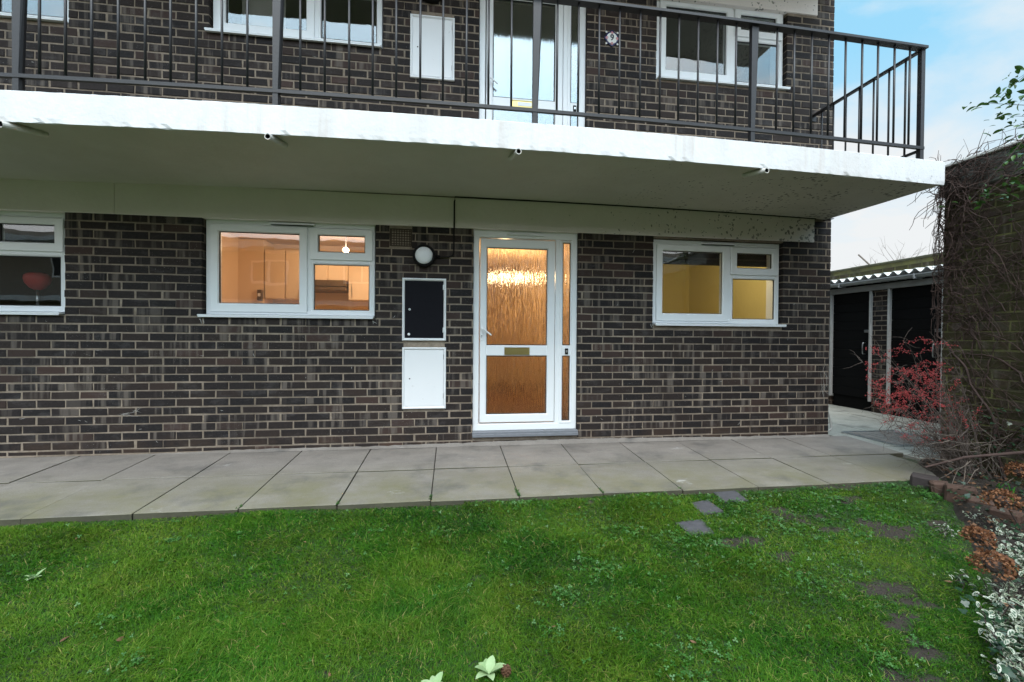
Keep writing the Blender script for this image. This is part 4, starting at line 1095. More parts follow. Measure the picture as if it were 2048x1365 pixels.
# fallen leaves
DL = [(120,1280,.028,'rust brown twig-like leaf in the grass at the left'),(232,1275,.022,'orange brown curled leaf left of the lawn centre'),(560,1242,.018,'pale brown leaf in the grass below the left path slabs'),(865,1030,.018,'tan leaf lying close to the path edge'),(612,1095,.016,'brown leaf in the grass under the kitchen window'),(740,1071,.014,'small tan leaf between clover patches'),(1110,1250,.016,'orange leaf below the clover patch'),(1380,1275,.016,'brown leaf low in the lawn right of centre'),(1607,1142,.016,'pinkish brown leaf in the thin grass'),(1905,1158,.020,'cream dead leaf in the grass left of the hydrangea'),(658,1330,.016,'dark brown leaf near the bottom of the lawn'),(156,1085,.016,'dull pink leaf close to the path at the left'),(1160,1020,.015,'dark red leaf near the path edge'),(520,1280,.012,'yellowish leaf low in the lawn')]
for px,py,s_,lb in DL:
    c0 = atz(px,py,-.165); q = MB(); ang = random.random()*6.28; V_, F_ = leaf_strip(s_*1.7, s_*random.uniform(.45,1.0), .5, n=5, fold=random.uniform(-.6,.6), up=random.uniform(.1,.5))
    ca, sa = math.cos(ang), math.sin(ang); zz_ = lawn_z(c0.x,c0.y)+.016
    q.v = [(c0.x+x_*ca-y_*sa, c0.y+x_*sa+y_*ca, zz_+z_) for x_,y_,z_ in V_]; q.f = F_; q.m = [0]*len(F_); q.c = [(random.random()+.01,0,0)]*len(F_)
    tag(q.build('fallen_leaf', M['deadleaf'], None, (c0.x,c0.y,zz_-.02), smooth=True), lb, 'leaf', 'dead leaves fallen on the lawn')

# ---------------------------------------------------------------- sheds
SX = 6.5
S = empty('storage_shed', (SX+.4,2,-.1), 'low brick store with black doors and corrugated roof behind the yard', 'shed')
sw = MB(); doors = [(.655,1.36),(1.69,2.375),(-.35,.335),(2.70,3.4),(3.72,4.42)]
so = [(a-.035,b2+.035,-.2,1.80) for a,b2 in doors]
sf = lambda u,d,z: (SX+.02+d,u,z)
brickwork(sw, -.7, 4.8, [-.1+.075*i for i in range(27)], so, sf, phase=.3)
sheet_with_holes(sw, -.7, 4.8, -.2, 1.88, so, lambda u,d,z:(SX+.02+d,u,z), .0045, .1, 1)
for y_ in (-.7,4.8): sw.face([(SX+.03,y_,-.2),(SX+1.1,y_,-.2),(SX+1.1,y_,2.0),(SX+.03,y_,1.9)],1)
sw.build('wall', [M['brick'], M['mortar']], S)
for a, b2 in doors:
    d = MB(); nb = 11
    for i in range(nb):
        z0_ = .10+i*(1.69/nb); d.box(SX+.03, SX+.06, a, b2, z0_, z0_+1.69/nb-.003, b=.003)
    dr = d.build('door', M['shedblack'], S)
    k = MB(); k.box(SX+.05, SX+.075, a, b2, -.1, .095, b=.003); k.build('kick_board', M['shedblack'], dr)
    fr = MB()
    for yy in (a-.033, b2+.003): fr.box(SX-.012, SX+.06, yy, yy+.030, .06, 1.80, b=.004)
    fr.build('frame', M['shedwhite'], dr)
    h_ = MB(); yh = a+.085; h_.tube([(SX+.03,yh,.80),(SX-.012,yh,.80),(SX-.02,yh,.82),(SX-.02,yh,.96),(SX-.012,yh,.98),(SX+.03,yh,.98)], .008, 8)
    h_.build('handle', M['steel'], dr, smooth=True)
    lk = MB(); lk.box(SX+.005,SX+.03,a+.0,a+.09,1.145,1.185,b=.003); lk.build('latch', M['steel'], dr)
q = MB(); q.box(SX-.02, SX+.015, -.7, 4.8, 1.795, 1.885, b=.004); q.build('fascia', M['fascia'], S)
q = MB()
pr = [(.055*math.cos(t), .055*math.sin(t)) for t in [math.pi+math.pi*i/10 for i in range(11)]]
for (a0,a1),(b0,b1) in zip(pr[:-1],pr[1:]):
    q.face([(SX-.078+a0,-.75,1.945+a1),(SX-.078+b0,-.75,1.945+b1),(SX-.078+b0,4.85,1.975+b1),(SX-.078+a0,4.85,1.975+a1)])
q.box(SX-.14,SX-.128,-.75,4.85,1.94,1.952)
for yy in (.9,2.1,3.2): q.box(SX-.142,SX-.0,yy,yy+.02,1.885,1.955,b=.003)
q.build('gutter', M['gutter'], S)
q = MB(); n = 330; ya, yb = -.75, 4.85; vv = []
for i in range(n+1):
    y_ = ya+(yb-ya)*i/n; w_ = .028*math.cos(2*math.pi*y_/.152)
    vv.append([(SX-.12,y_,2.005+w_),(SX+.5,y_,2.05+w_),(SX+1.25,y_,2.10+w_),(SX+1.25,y_,2.092+w_),(SX+.5,y_,2.042+w_),(SX-.12,y_,1.997+w_)])
for a, b2 in zip(vv[:-1], vv[1:]):
    for k in range(6): q.face([a[k],a[(k+1)%6],b2[(k+1)%6],b2[k]])
q.build('roof', M['sheet'], S)
# boundary wall behind sheds
GW = empty('boundary_wall', (7.9,2,-.1), 'mossy brick boundary wall rising behind the shed roof', 'wall')
gwm = MB(); gf = lambda u,d,z: (7.75+d,u,z)
brickwork(gwm, -1.0, 7.5, [1.2+.075*i for i in range(16)], [], gf, phase=.1)
gwm.box(7.755,7.95,-1,7.5,-.2,2.392,1,(.2,0,0)); gwm.build('brickwork', [M['mossbrick'], M['mossmortar']], GW)
q = MB()
for i in range(14): q.box(7.72,7.98,-1+i*.61,-1+i*.61+.6,2.394,2.43+random.uniform(-.004,.004),b=.008)
M['mosscoping'] = plain('mossy_coping', (.055,.055,.03), .95, var=.6, scale=12, bmp=.8); q.build('coping', M['mosscoping'], GW)
# bare shrubs behind the wall
def branchy(mb, p, d, L, r, depth, spread=.5, grav=0):
    pts = [Vector(p)]; dd = Vector(d).normalized(); n = 5
    for i in range(n):
        dd = (dd+Vector((random.gauss(0,.09),random.gauss(0,.09),random.gauss(0,.09)+grav))).normalized(); pts.append(pts[-1]+dd*L/n)
    mb.tube(pts, [r*(1-.6*i/n) for i in range(n+1)], 5)
    if depth > 0:
        for _ in range(random.choice((2,3,3))):
            k = random.randint(1,n); nd = (dd+Vector((random.gauss(0,spread),random.gauss(0,spread),random.gauss(0,spread)))).normalized()
            branchy(mb, pts[k], nd, L*random.uniform(.5,.75), r*.5, depth-1, spread, grav)
for i,(yy,xx,hh,lb) in enumerate([(3.3,8.4,.22,'thin bare shrub above the boundary wall, beside the brick corner'),(2.85,8.5,.36,'taller bare shrub above the boundary wall, right of the thin one'),(1.7,8.4,.08,'low bare twigs trailing over the boundary wall top')]):
    q = MB()
    for _ in range(7 if i < 2 else 5): branchy(q, (xx+random.gauss(0,.1),yy+random.gauss(0,.15),1.9), (random.gauss(0,.15),random.gauss(0,.25),1), hh+.25, .008, 2, .35)
    tag(q.build('bare_shrub', M['palebark'], None, (xx,yy,1.9)), lb, 'shrub', 'bare shrubs behind the boundary wall')
q = MB(); a = atx(1717,510,7.85); b2 = atx(1748,538,7.85); q.tube([a,b2],.014,8); 
tag(q.build('leaning_pole', M['palebark'], None, tuple(b2)), 'short grey pole leaning above the boundary wall', 'pole')
q = MB(); a = atx(1760,537,7.9); b2 = atx(1806,521,7.9); q.tube([a,b2],.011,8)
tag(q.build('wooden_stick', M['palebark'], None, tuple(a)), 'thin grey stick lying along the top of the boundary wall', 'stick')

# ---------------------------------------------------------------- ivy-clad outbuilding at the right
PX, PY = 4.45, -.95
O_ = empty('brick_outbuilding', (5.5,-3,-.15), 'mossy brick outbuilding wall with concrete coping at the right edge', 'outbuilding')
ow = MB(); of = lambda u,d,z: (PX+d,-u,z); oe = lambda u,d,z: (u,PY-d,z)
zz_ = [-.15+.079*i for i in range(32)]
brickwork(ow, -PY, 7.0, zz_, [], of, phase=.2, L=.225)
brickwork(ow, PX+.1, 7.3, zz_, [], oe, phase=.6)
ow.box(PX+.0045, 7.3, -7.0, PY-.0045, -.25, 2.37, 1, (.2,0,0))
ow.build('wall', [M['mossbrick'], M['mossmortar']], O_)
q = MB(); q.box(PX-.03, 7.35, -7.05, PY+.03, 2.345, 2.585, b=.012); q.build('coping', M['coping'], O_)
q = MB(); q.box(PX-.06, 7.4, -7.1, PY+.06, 2.588, 2.615, b=.006); q.build('roof', M['sheet'], O_)
# creeper
random.seed(21)
cv = MB()
def creep(y, z, ang, L, r, off=.012):
    pts = []; n = max(4,int(L/.07)); 
    for i in range(n):
        pts.append((PX-off-abs(random.gauss(0,.010)), y, z)); ang += random.gauss(0,.28)
        y += math.cos(ang)*L/n; z += math.sin(ang)*L/n
        if y > PY+.02: y = PY+.02
    cv.tube(pts, [r*(1-.65*i/n) for i in range(n)], 5)
for _ in range(9): creep(random.uniform(-2.6,-1.3), random.uniform(-.1,.3), math.radians(random.uniform(60,130)), random.uniform(1.4,2.6), random.uniform(.007,.014))
for _ in range(150): creep(random.uniform(-2.9,-1.0), random.uniform(-.1,1.9), math.radians(random.uniform(30,160)), random.uniform(.5,1.5), random.uniform(.002,.0055))
for _ in range(480): creep(random.uniform(-2.9,-.98), random.uniform(0,2.5), random.uniform(0,6.28), random.uniform(.2,.7), random.uniform(.001,.0024), random.uniform(.01,.05))
for _ in range(380):  # thick tangle at the far corner
    creep(PY-abs(random.gauss(0,.16)), 1.2+1.35*random.random()**.8, random.uniform(0,6.28), random.uniform(.15,.5), random.uniform(.0015,.004), random.uniform(.01,.09))
for _ in range(240):  # over the coping
    y_ = random.uniform(-2.6,-.95); pts = []; p = Vector((PX-.05, y_, 2.3+random.random()*.3)); d = Vector((random.gauss(0,.3), random.gauss(0,1), random.gauss(0,.5)))
    for i in range(8): pts.append(tuple(p)); d += Vector((random.gauss(0,.25),random.gauss(0,.4),random.gauss(0,.4))); d.normalize(); p += d*.06; p.z = min(p.z, 2.70); p.x = min(max(p.x,PX-.14),PX+.5) ; p.x = p.x if p.z > 2.63 else min(p.x,PX-.045)
    cv.tube(pts, [.004*(1-.08*i) for i in range(8)], 4)
for _ in range(8):   # strays reaching over the slab end
    a = Vector((PX-.1, PY-.05, 2.45+random.random()*.15)); pts = [a]
    d = Vector((-1, random.gauss(.1,.2), random.gauss(0,.25))).normalized()
    for i in range(7): pts.append(pts[-1]+d*.07); d = (d+Vector((random.gauss(0,.2),random.gauss(0,.2),random.gauss(0,.2)))).normalized()
    cv.tube(pts, [.0028*(1-.1*i) for i in range(8)], 4)
CV = empty('wall_creeper', (PX-.05,-1.8,-.1), 'leafless brown creeper covering the mossy outbuilding wall', 'creeper')
cv.build('stem', M['vine'], CV)

# ---------------------------------------------------------------- edging stones
random.seed(5)
for i,(px,py,sx_,sy_,sz_,rz,mt,lb) in enumerate([(1848,962,.17,.12,.13,.5,'edgingdark','dark purple brown edging stone nearest the path'),(1880,972,.11,.10,.12,.3,'edging','square mossy edging brick, second from the path'),(1920,985,.17,.11,.13,.5,'edging','orange red edging brick in the row beside the lawn'),(1968,1008,.17,.11,.11,.7,'edging','red edging brick partly under the dry hydrangea head'),(2012,1028,.15,.11,.10,.8,'edging','edging brick at the right edge below the hydrangea')]):
    p = atz(px,py+8,-.11); q = MB(); q.box(-sx_/2,sx_/2,-sy_/2,sy_/2,-.05,sz_*.72,b=.014)
    ca, sa = math.cos(-rz-.4), math.sin(-rz-.4)
    q.v = [(p.x+(x_+random.gauss(0,.005))*ca-y_*sa, p.y+x_*sa+(y_+random.gauss(0,.005))*ca, -.13+z_+x_*random.uniform(-.05,.05)+random.gauss(0,.004)) for x_,y_,z_ in q.v]
    tag(q.build('edging_stone', M[mt], None, (p.x,p.y,-.14)), lb, 'edging stone', 'edging stones of the flower bed')

# ---------------------------------------------------------------- berry shrub
random.seed(31)
def proj(P_):
    v = Vector(P_)-CAM; d_ = v.dot(-EZ); return 1024+F*v.dot(EX)/d_, 682.5-F*v.dot(EY)/d_
_f = ray(1024,682.5); EZ = -_f.normalized(); EX = (ray(1024+F,682.5)-_f).normalized(); EY = -(ray(1024,682.5+F)-_f).normalized()
root = Vector((4.24,-1.34,-.05))
BS = empty('berry_shrub', tuple(root), 'red berried bare shrub arching in front of the sheds', 'shrub')
st = MB(); tips = []
def bez(a, b_, c, n): return [a*(1-t)**2+b_*2*t*(1-t)+c*t*t for t in [i/n for i in range(n+1)]]
targets = []
for _ in range(52):
    px = random.choice((random.uniform(1722,1880),random.uniform(1740,1860),random.uniform(1850,1950))); py = random.uniform(690,860) if px < 1800 else random.uniform(672,900)
    yy = random.uniform(-1.35,-.75); t = aty(px, py, yy)
    if t.x > PX-.05: t = aty(px,py,-1.3)
    if t.x > PX-.03: continue
    targets.append(t)
targets = targets[:44]
for t in targets:
    a = root+Vector((random.gauss(0,.07),random.gauss(0,.05),0)); mid = a*.5+t*.5+Vector((random.gauss(.02,.06),random.gauss(0,.06),random.uniform(-.04,.16)))
    pts = bez(a, mid, t, 9); r0 = random.uniform(.002,.005)
    st.tube(pts, [r0*(1-.8*i/9) for i in range(10)], 5)
    for _ in range(14):
        k = random.randint(3,9); d = Vector((random.gauss(-.3,.7),random.gauss(0,.6),random.gauss(.0,.7))).normalized(); q_ = [pts[k]]
        for s_ in range(4): q_.append(q_[-1]+d*random.uniform(.025,.055)); d = (d+Vector((random.gauss(0,.35),random.gauss(0,.35),random.gauss(-.05,.35)))).normalized()
        st.tube(q_, [.0018,.0016,.0013,.001,.0007], 4)
        pj = proj(q_[-1])
        if 1722 < pj[0] < 1960 and 670 < pj[1] < 890 and random.random() < (1 if pj[0] < 1872 and pj[1] < 820 else .13): tips.append((q_, k))
for _ in range(26): # low tangle over the yard
    a = root+Vector((random.gauss(-.05,.08),random.gauss(0,.08),0)); px, py = random.uniform(1790,1895), random.uniform(860,940); t = aty(px,py,random.uniform(-1.3,-1.0)); t.z = max(t.z,-.08)
    pts = bez(a, (a+t)/2+Vector((random.gauss(0,.08),random.gauss(0,.08),random.uniform(.05,.3))), t, 9); st.tube(pts, [.0028*(1-.7*i/9) for i in range(10)], 4)
    for _k in range(4):
        k = random.randint(3,9); d = Vector((random.gauss(0,1),random.gauss(0,1),random.gauss(0,1))).normalized(); q_ = [pts[k]]
        for s_ in range(4): q_.append(q_[-1]+d*.035); d = (d+Vector((random.gauss(0,.4),random.gauss(0,.4),random.gauss(0,.4)))).normalized()
        st.tube(q_, [.0014,.0012,.001,.0008,.0006], 4)
st.build('stem', M['stemgrey'], BS)
random.shuffle(tips)
for q_, k in tips[:98]:
    bm_ = MB()
    bm_.tube(q_[1:], .0008, 3)
    for p in q_[1:]:
        for _ in range(random.randint(4,7)):
            c0 = p+Vector((random.gauss(0,.011),random.gauss(0,.011),random.gauss(0,.011))); bm_.tube([p,c0], .0005, 3)
            bm_.ball(tuple(c0), random.uniform(.0030,.0044), n=6, h=4)
    bm_.build('berry_cluster', M['berry'], BS, smooth=True)
# dark log and thicker bare stems in the bed
q = MB(); q.tube([aty(1850,935,-1.38),aty(1930,915,-1.5),aty(2050,905,-1.65),aty(2200,900,-1.8)], [.007,.010,.013,.014], 8)
tag(q.build('dead_branch', M['vine'], None, tuple(aty(1930,915,-1.5))), 'dark dead branch lying low across the back of the flower bed', 'branch')

# ---------------------------------------------------------------- hydrangea
random.seed(41)
HY = empty('hydrangea', (4.0,-1.95,-.1), 'hydrangea with round dry brown flower heads in the flower bed', 'shrub')
heads = [(1957,1076,-.0,.070),(1985,1131,-.02,.085),(2003,1003,.04,.095),(2040,945,.10,.085),(1972,1190,-.06,.035)]
pt_v = [(0,0,0),(.5,.35,.12),(.45,.9,.18),(0,1.05,.1),(-.45,.9,.18),(-.5,.35,.12)]; pt_f = [(0,1,2,3),(0,3,4,5)]
for (px,py,z,r) in heads[:4]:
    c0 = atz(px,py,z); n = 520
    u = rng.normal(size=(n,3)); u /= np.linalg.norm(u,axis=1)[:,None]; u[:,2] = np.where(u[:,2] < -.5, -u[:,2], u[:,2])
    pos = np.array(c0)+u*np.array([r,r,r*.75])*rng.uniform(.7,1.0,(n,1))
    yw = np.arctan2(u[:,1],u[:,0])+rng.normal(0,1.2,n); hd = scatter('flower_head', pt_v, pt_f, pos, rots(yw, rng.normal(0,.8,n)+.3, rng.normal(0,.8,n)), rng.uniform(.007,.014,n), M['petal'], None, np.stack([rng.random(n)**1.3,rng.random(n),rng.random(n)],-1), parent=HY)
    q = MB(); base = Vector((max(c0.x+.12,bedx(c0.y)+.1), c0.y-.02, lawn_z(c0.x,c0.y)+.03)); q.tube(bez(Vector(c0), (Vector(c0)+base)/2+Vector((0,0,.03)), base, 5), .004, 6); q.ball(tuple(c0), r*.4, n=8, h=6); q.build('stem', M['bark'], HY)

# ---------------------------------------------------------------- variegated euonymus
def var_leaf():
    def ring(s, z): return [(s*.34*math.sin(math.pi*t)*(1 if i < 6 else -1), .5+s*(.5*-math.cos(math.pi*t) if i < 6 else .5*math.cos(math.pi*t)), z) for i, t in [(k, (k%6)/6 if k < 6 else (k%6)/6) for k in range(12)]]
    o = []; inn_ = []
    for k in range(12):
        a = 2*math.pi*k/12; wv = 1-.25*math.cos(a)
        o.append((.25*math.sin(a)*wv, .5-.5*math.cos(a), .07*abs(math.sin(a))-.06*(math.cos(a))**2)); inn_.append((.155*math.sin(a)*wv*(1+.35*math.sin(3*a+1)), .48-.33*math.cos(a)+.03*math.sin(2*a), .03*abs(math.sin(a))-.015))
    V_ = o+inn_+[(0,.5,-.01)]
    F_ = []; m_ = []
    for k in range(12):
        k2 = (k+1)%12; F_.append((k,k2,12+k2,12+k)); m_.append(0); F_.append((12+k,12+k2,24)); m_.append(0 if k in (2,7) else 1)
    return V_, F_, m_
vV, vF, vM = var_leaf()
def variegated(pts, label, n_per=10, size=(.018,.032)):
    c0 = pts[0]; E_ = empty('variegated_shrub', (c0[0],c0[1],bed_z(c0[0],c0[1])), label, 'shrub', 'variegated shrubs along the flower bed')
    pos = []; stm = MB()
    for (x_,y_,h_) in pts:
        b0 = Vector((x_+random.gauss(0,.02),y_+random.gauss(0,.02),lawn_z(min(x_,bedx(y_)),y_)+.02)); tip = Vector((x_+random.gauss(-.02,.04),y_+random.gauss(0,.04),b0.z+h_)); q_ = bez(b0, (b0+tip)/2+Vector((.03,0,.02)), tip, 5); stm.tube(q_, .0022, 4)
        for k in range(n_per):
            p = q_[random.randint(1,5)]+Vector((random.gauss(0,.016),random.gauss(0,.016),random.gauss(0,.012))); pos.append(tuple(p))
    n = len(pos); pos = np.array(pos)
    stm.build('stem', M['bark'], E_)
    scatter('foliage', vV, vF, pos, rots(rng.uniform(0,6.28,n), rng.uniform(-.2,1.1,n), rng.normal(0,.45,n)), rng.uniform(size[0],size[1],n), [M['cream'],M['varieg']], vM, np.stack([rng.random(n),rng.random(n),rng.random(n)],-1), parent=E_)
def area(polypx, n, z, hmin, hmax):
    out = []
    while len(out) < n:
        px = random.uniform(min(p[0] for p in polypx), max(p[0] for p in polypx)); py = random.uniform(min(p[1] for p in polypx), max(p[1] for p in polypx))
        if inpoly(np.array([px]), np.array([py]), polypx)[0]:
            hh = random.uniform(hmin,hmax); p = atz(px, py, z+hh*.6); out.append((p.x,p.y,hh))
    return out
variegated(area([(1995,1045),(2048,1060),(2100,1110),(2048,1140),(2010,1110),(1985,1075)], 34, -.13, .05,.12), 'white edged leafy shrub behind the upper dry hydrangea heads')
variegated(area([(1950,1160),(2010,1150),(2100,1160),(2120,1260),(2048,1290),(1995,1250),(1972,1200)], 56, -.14, .06,.14), 'white edged leafy shrub below the dry hydrangea heads')
variegated(area([(2000,1250),(2110,1250),(2160,1380),(2040,1360),(2025,1300)], 36, -.15, .06,.16), 'white edged leafy shrub in the bottom right corner', 9, (.022,.036))
variegated(area([(1930,1140),(1945,1140),(1945,1165),(1930,1165)], 3, -.15, .02,.05), 'small white edged sprig left of the dry hydrangea heads', 4, (.022,.03))
variegated(area([(1865,1058),(1910,1062),(1905,1080),(1870,1078)], 8, -.165, .015,.03), 'little white edged sprig growing out in the lawn', 4, (.014,.02))
variegated(area([(1935,1025),(1975,1035),(1970,1055),(1940,1050)], 10, -.15, .02,.04), 'white edged sprigs below the edging bricks', 5, (.014,.022))

# ivy ground cover
iv_v = [(0,0,0),(.35,-.1,.03),(.55,.3,.0),(.3,.45,.03),(.25,.75,0),(0,1.05,0),(-.25,.75,0),(-.3,.45,.03),(-.55,.3,0),(-.35,-.1,.03)]
iv_f = [(0,1,2,3),(0,3,4,5),(0,5,6,7),(0,7,8,9)]
ip = []
for poly, nn, z in (([(1890,930),(2048,900),(2120,960),(2060,1040),(1960,1010),(1900,985)], 260, -.04), ([(1930,820),(2060,800),(2080,900),(1950,920)], 110, .15), ([(1960,1200),(2030,1210),(2090,1365),(1985,1365),(1975,1270)], 160, -.12), ([(1990,1030),(2120,1060),(2140,1180),(2020,1170)], 170, -.10), ([(1880,960),(1940,990),(1990,1030),(1900,1000)], 40, -.08), ([(1900,1150),(1950,1160),(1970,1250),(1930,1230)], 25, -.15)):
    k = 0
    while k < nn:
        px = random.uniform(min(p[0] for p in poly), max(p[0] for p in poly)); py = random.uniform(min(p[1] for p in poly), max(p[1] for p in poly))
        if inpoly(np.array([px]), np.array([py]), poly)[0]:
            p = atz(px,py,z+random.uniform(-.03,.04)) if z < .1 else atx(px,py,PX-random.uniform(.03,.12)); k += 1
            if p.x < PX-.01: ip.append(tuple(p))
ip = np.array(ip); n = len(ip)
IV = scatter('ivy', iv_v, iv_f, ip, rots(rng.uniform(0,6.28,n), rng.uniform(-.1,.9,n), rng.normal(0,.4,n)), rng.uniform(.014,.030,n), M['ivy'], None, np.stack([rng.random(n),rng.random(n),rng.random(n)],-1))
tag(IV, 'dark green ivy ground cover spreading through the flower bed', 'ivy', None, 'stuff')
# dead leaf litter and twigs in the bed
lp = []
for _ in range(900):
    y_ = random.uniform(-3.2,-.98); x_ = random.uniform(bedx(y_)+.02, PX-.03); lp.append((x_,y_,bed_z(x_,y_)+random.uniform(0,.03)))
lp = np.array(lp); n = len(lp)
tag(scatter('leaf_litter', iv_v, iv_f, lp, rots(rng.uniform(0,6.28,n), rng.normal(0,.4,n), rng.normal(0,.4,n)), rng.uniform(.012,.026,n), M['deadleaf'], None, np.stack([rng.random(n)**2*.7,rng.random(n),rng.random(n)],-1)), 'brown dead leaves littering the flower bed', 'leaf litter', None, 'stuff')
tw = MB()
for _ in range(60):
    px, py = random.uniform(1890,2060), random.uniform(860,1010); p = aty(px,py,random.uniform(-1.6,-1.3))
    if p.x > PX-.04: p.x = PX-.06
    d = Vector((random.gauss(-.3,.6),random.gauss(0,.4),random.gauss(.2,.8))).normalized(); q_ = [p]
    for s_ in range(6): q_.append(q_[-1]+d*.06); d = (d+Vector((random.gauss(0,.18),random.gauss(0,.18),random.gauss(0,.18)))).normalized(); q_[-1].x = min(q_[-1].x,PX-.03)
    tw.tube(q_, [random.uniform(.0018,.004)*(1-.12*i) for i in range(7)], 4)
tag(tw.build('bare_twigs', M['palebark'], None, (4.2,-1.5,0)), 'tangle of pale bare twigs between the berry shrub and the hydrangea', 'twigs', None, 'stuff')

# daffodil shoots
for px,py,lb,nn,hh in ((2022,985,'bright green daffodil shoots between two dry hydrangea heads',7,.13),(1998,968,'smaller green daffodil shoots behind the edging bricks',5,.09)):
    c0 = atz(px,py+15,-.09); D_ = empty('daffodil_shoots', tuple(c0), lb, 'plant')
    for k in range(nn):
        q = MB(); x_, y_ = c0.x+random.gauss(0,.014), c0.y+random.gauss(0,.014); lx, ly = random.gauss(0,.02), random.gauss(0,.02); ww = .0045
        prev = None; hh_ = hh*random.uniform(.7,1.1); a = random.random()*3.1; cx_, cy_ = math.cos(a)*ww, math.sin(a)*ww
        for i in range(5):
            t = i/4; wv = 1-.6*t**3; p = [(x_+lx*t*t-cx_*wv, y_+ly*t*t-cy_*wv, c0.z-.02+hh_*t), (x_+lx*t*t+cx_*wv, y_+ly*t*t+cy_*wv, c0.z-.02+hh_*t)]
            if prev: q.face([prev[0],prev[1],p[1],p[0]], 0, (random.random(),0,0))
            prev = p
        q.build('leaf', M['daff'], D_)

# ---------------------------------------------------------------- leafy branch at the upper right
random.seed(51)
LS = empty('leafy_tree', (4.1,-2.9,-.1), 'green leaved tree branches reaching in at the upper right edge', 'tree')
q = MB(); trunk = [Vector((4.1,-2.9,-.15)),Vector((4.05,-2.8,.8)),Vector((4.0,-2.65,1.6)),Vector((3.95,-2.5,2.3)),Vector((3.98,-2.35,3.0))]
q.tube(trunk, [.035,.032,.027,.02,.012], 8)
lpos = []; lrot = []
ends = []
for (px,py,y_,n_) in [(1975,207,-1.95,16),(2000,195,-1.98,16),(2025,165,-2.0,18),(2040,205,-2.0,16),(2015,232,-2.0,14),(2045,250,-2.05,12),(1998,268,-1.95,6),(2020,285,-2.0,8),(2040,300,-2.0,10),(2010,330,-1.95,10),(2040,340,-2.0,16),(2020,370,-1.98,14),(1965,395,-1.9,8),(1940,402,-1.9,6),(2000,392,-1.95,12),(2040,400,-2.0,14),(2048,440,-2.0,6),(2080,180,-2.1,20),(2100,260,-2.15,20),(2110,360,-2.15,20),(2090,140,-2.1,14),(2048,140,-2.1,5),(1955,372,-1.85,3)]:
    t = aty(px,py,y_); s_ = trunk[random.choice((2,3,3,4))]
    pts = bez(s_, (s_+t)/2+Vector((random.gauss(0,.05),0,random.uniform(-.05,.15))), t, 8); q.tube(pts, [.006*(1-.85*i/8) for i in range(9)], 5)
    for k in range(n_):
        p = pts[random.choice((6,7,8,8))]+Vector((random.gauss(0,.035),random.gauss(0,.04),random.gauss(0,.025))); lpos.append(tuple(p))
q.build('branch', M['bark'], LS)
V_, F_ = leaf_strip(1, .48, .35, n=6, fold=.2, up=.35); n = len(lpos)
scatter('foliage', V_, F_, np.array(lpos), rots(rng.uniform(0,6.28,n), rng.normal(-.1,.5,n), rng.normal(0,.6,n)), rng.uniform(.030,.062,n), M['shrubleaf'], None, np.stack([rng.random(n),rng.random(n),rng.random(n)],-1), parent=LS, smooth=True)

# ---------------------------------------------------------------- opposite block (seen only as reflections) and ground
q = MB(); q.box(-120,120,-120,160,-1.2,-.42)
tag(q.build('ground', M['ground']), 'rough ground around the flats', None, None, 'structure')
OB = empty('opposite_building', (-2,-19,-.4), 'brick block of flats across the lawn, mirrored in the windows', 'building')
q = MB(); q.box(-24,16,-26,-18,-.42,5.6,0,(.5,0,0)); M['farbrick'] = plain('far_brown_brick', (.30,.25,.20), .9, var=.3, scale=8); q.build('wall', M['farbrick'], OB)
for z_ in (2.4,4.95):
    q = MB(); q.box(-24.2,16.2,-18,-16.8,z_,z_+.22); q.build('balcony_slab', M['white_conc'], OB)
for z_ in (.9,3.5):
    for k in range(9):
        q = MB(); x_ = -22+k*4.2; q.box(x_,x_+1.6,-17.99,-17.93,z_,z_+1.1); w_ = q.build('window', M['upvc'], OB)
        q = MB(); q.box(x_+.1,x_+.75,-17.925,-17.91,z_+.1,z_+1.0); q.box(x_+.85,x_+1.5,-17.925,-17.91,z_+.1,z_+1.0); q.build('pane', M['gasket'], w_)

# ---------------------------------------------------------------- sky, sun
SE, SA = math.radians(58), math.radians(190)   # elevation, compass bearing (0 = +Y, clockwise): behind the camera, slightly left
sdir = Vector((math.sin(SA)*math.cos(SE), math.cos(SA)*math.cos(SE), math.sin(SE)))
wd_ = bpy.data.worlds.new('World'); scene.world = wd_; wd_.use_nodes = True; nt = wd_.node_tree
bg = nt.nodes['Background']; sky = nt.nodes.new('ShaderNodeTexSky'); sky.sky_type = 'NISHITA'; sky.sun_disc = False
sky.sun_elevation = SE; sky.sun_rotation = SA; sky.air_density = 1.0; sky.dust_density = 1.0
tc = nt.nodes.new('ShaderNodeTexCoord'); vec = tc.outputs['Generated']
s = sep(nt, vec)
cl1 = noise(nt, mapping(nt, vec, (1,1,2.2), (2.35,.4,.15)), 2.1, 8, .55, .3)
cm = ramp(nt, cl1, [(.47,0),(.60,1)])
hz = ramp(nt, s[2], [(.0,1),(.20,.95),(.30,.62),(.38,.25),(.46,.03),(.9,.02)])
dotn = nt.nodes.new('ShaderNodeVectorMath'); dotn.operation = 'DOT_PRODUCT'; nt.links.new(vec, dotn.inputs[0]); dotn.inputs[1].default_value = sdir
glow = mth(nt, 'POWER', mth(nt,'MAXIMUM',dotn.outputs['Value'],0.0), 3.0)
SKY_K = 10.0   # brightness of thin cloud in the units of the sky texture
cb = SKY_K*.66
cc = nt.nodes.new('ShaderNodeCombineXYZ')
for i, k in enumerate((.955,.985,1.0)): cc.inputs[i].default_value = cb*k
blue = mix(nt, .65, sky.outputs[0], (3.0,6.9,9.2))
fac = mth(nt, 'MAXIMUM', cm, mth(nt,'MAXIMUM', hz, mth(nt,'MULTIPLY',glow,1.3), True), True)
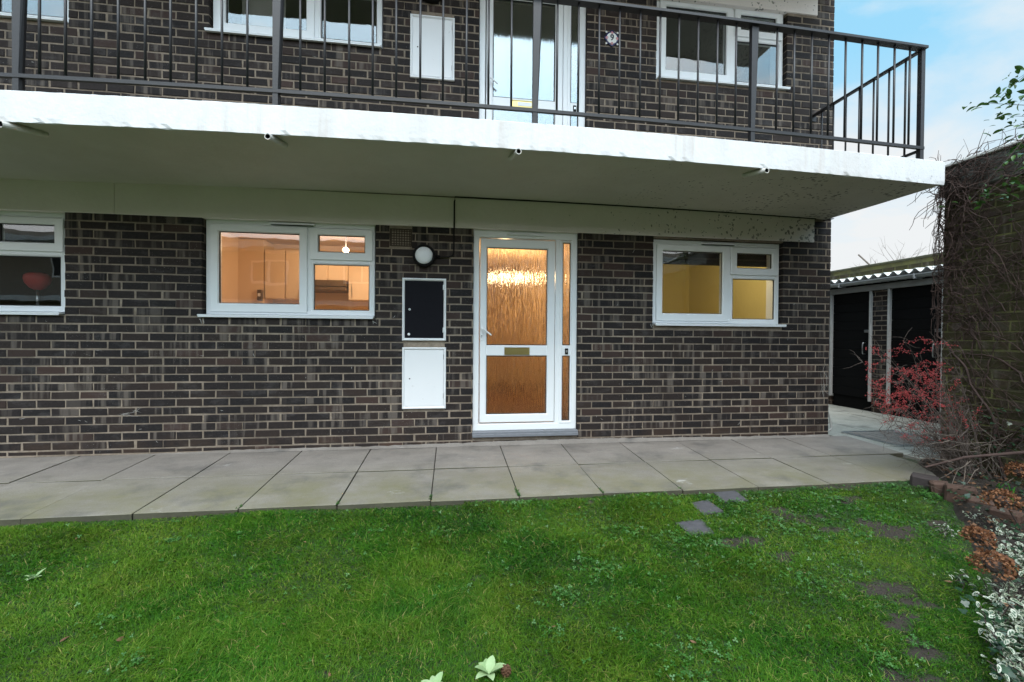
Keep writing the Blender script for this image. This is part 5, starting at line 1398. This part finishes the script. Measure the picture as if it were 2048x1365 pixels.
fac = mth(nt, 'MULTIPLY', fac, 1.0)
fac2 = mth(nt,'ADD', mth(nt,'MULTIPLY',cm,.6), mth(nt,'ADD', mth(nt,'MULTIPLY',hz,.95), mth(nt,'MULTIPLY',glow,.62)), True)
skyc = mix(nt, fac2, blue, cc.outputs[0])
gain = mth(nt,'ADD', mth(nt,'MULTIPLY',glow,5.0), 1.0)
vm = nt.nodes.new('ShaderNodeVectorMath'); vm.operation = 'SCALE'; nt.links.new(skyc, vm.inputs[0]); nt.links.new(gain, vm.inputs['Scale'])
nt.links.new(vm.outputs[0], bg.inputs['Color']); bg.inputs['Strength'].default_value = .09
sl = bpy.data.lights.new('sun', 'SUN'); sl.energy = 1.35; sl.angle = math.radians(25); sl.color = (1,.94,.86)
so_ = bpy.data.objects.new('sun', sl); C.objects.link(so_); so_.rotation_euler = sdir.to_track_quat('Z','Y').to_euler()

# ---------------------------------------------------------------- camera and render
cd = bpy.data.cameras.new('camera'); cam = bpy.data.objects.new('camera', cd); C.objects.link(cam)
cd.sensor_width = 36; cd.lens = F/2048*36; cd.clip_start = .05; cd.clip_end = 1000
def rdir(a, b): return ray(1024+a*F, 682.5+b*F)
f0 = rdir(0,0); ex = (rdir(1,0)-f0).normalized(); ey = -(rdir(0,1)-f0).normalized(); ez = -f0.normalized()
mm = Matrix(((ex.x,ey.x,ez.x,CAM.x),(ex.y,ey.y,ez.y,CAM.y),(ex.z,ey.z,ez.z,CAM.z),(0,0,0,1)))
cam.matrix_world = mm; scene.camera = cam
scene.view_settings.view_transform = 'Standard'; scene.view_settings.look = 'None'; scene.view_settings.exposure = .62; scene.view_settings.gamma = 1
scene.render.engine = 'CYCLES'; cy = scene.cycles
cy.use_denoising = True
try: cy.denoiser = 'OPENIMAGEDENOISE'
except Exception: pass
cy.max_bounces = 8; cy.diffuse_bounces = 4; cy.glossy_bounces = 4; cy.transmission_bounces = 6; cy.transparent_max_bounces = 12
cy.sample_clamp_indirect = 6; cy.caustics_reflective = False
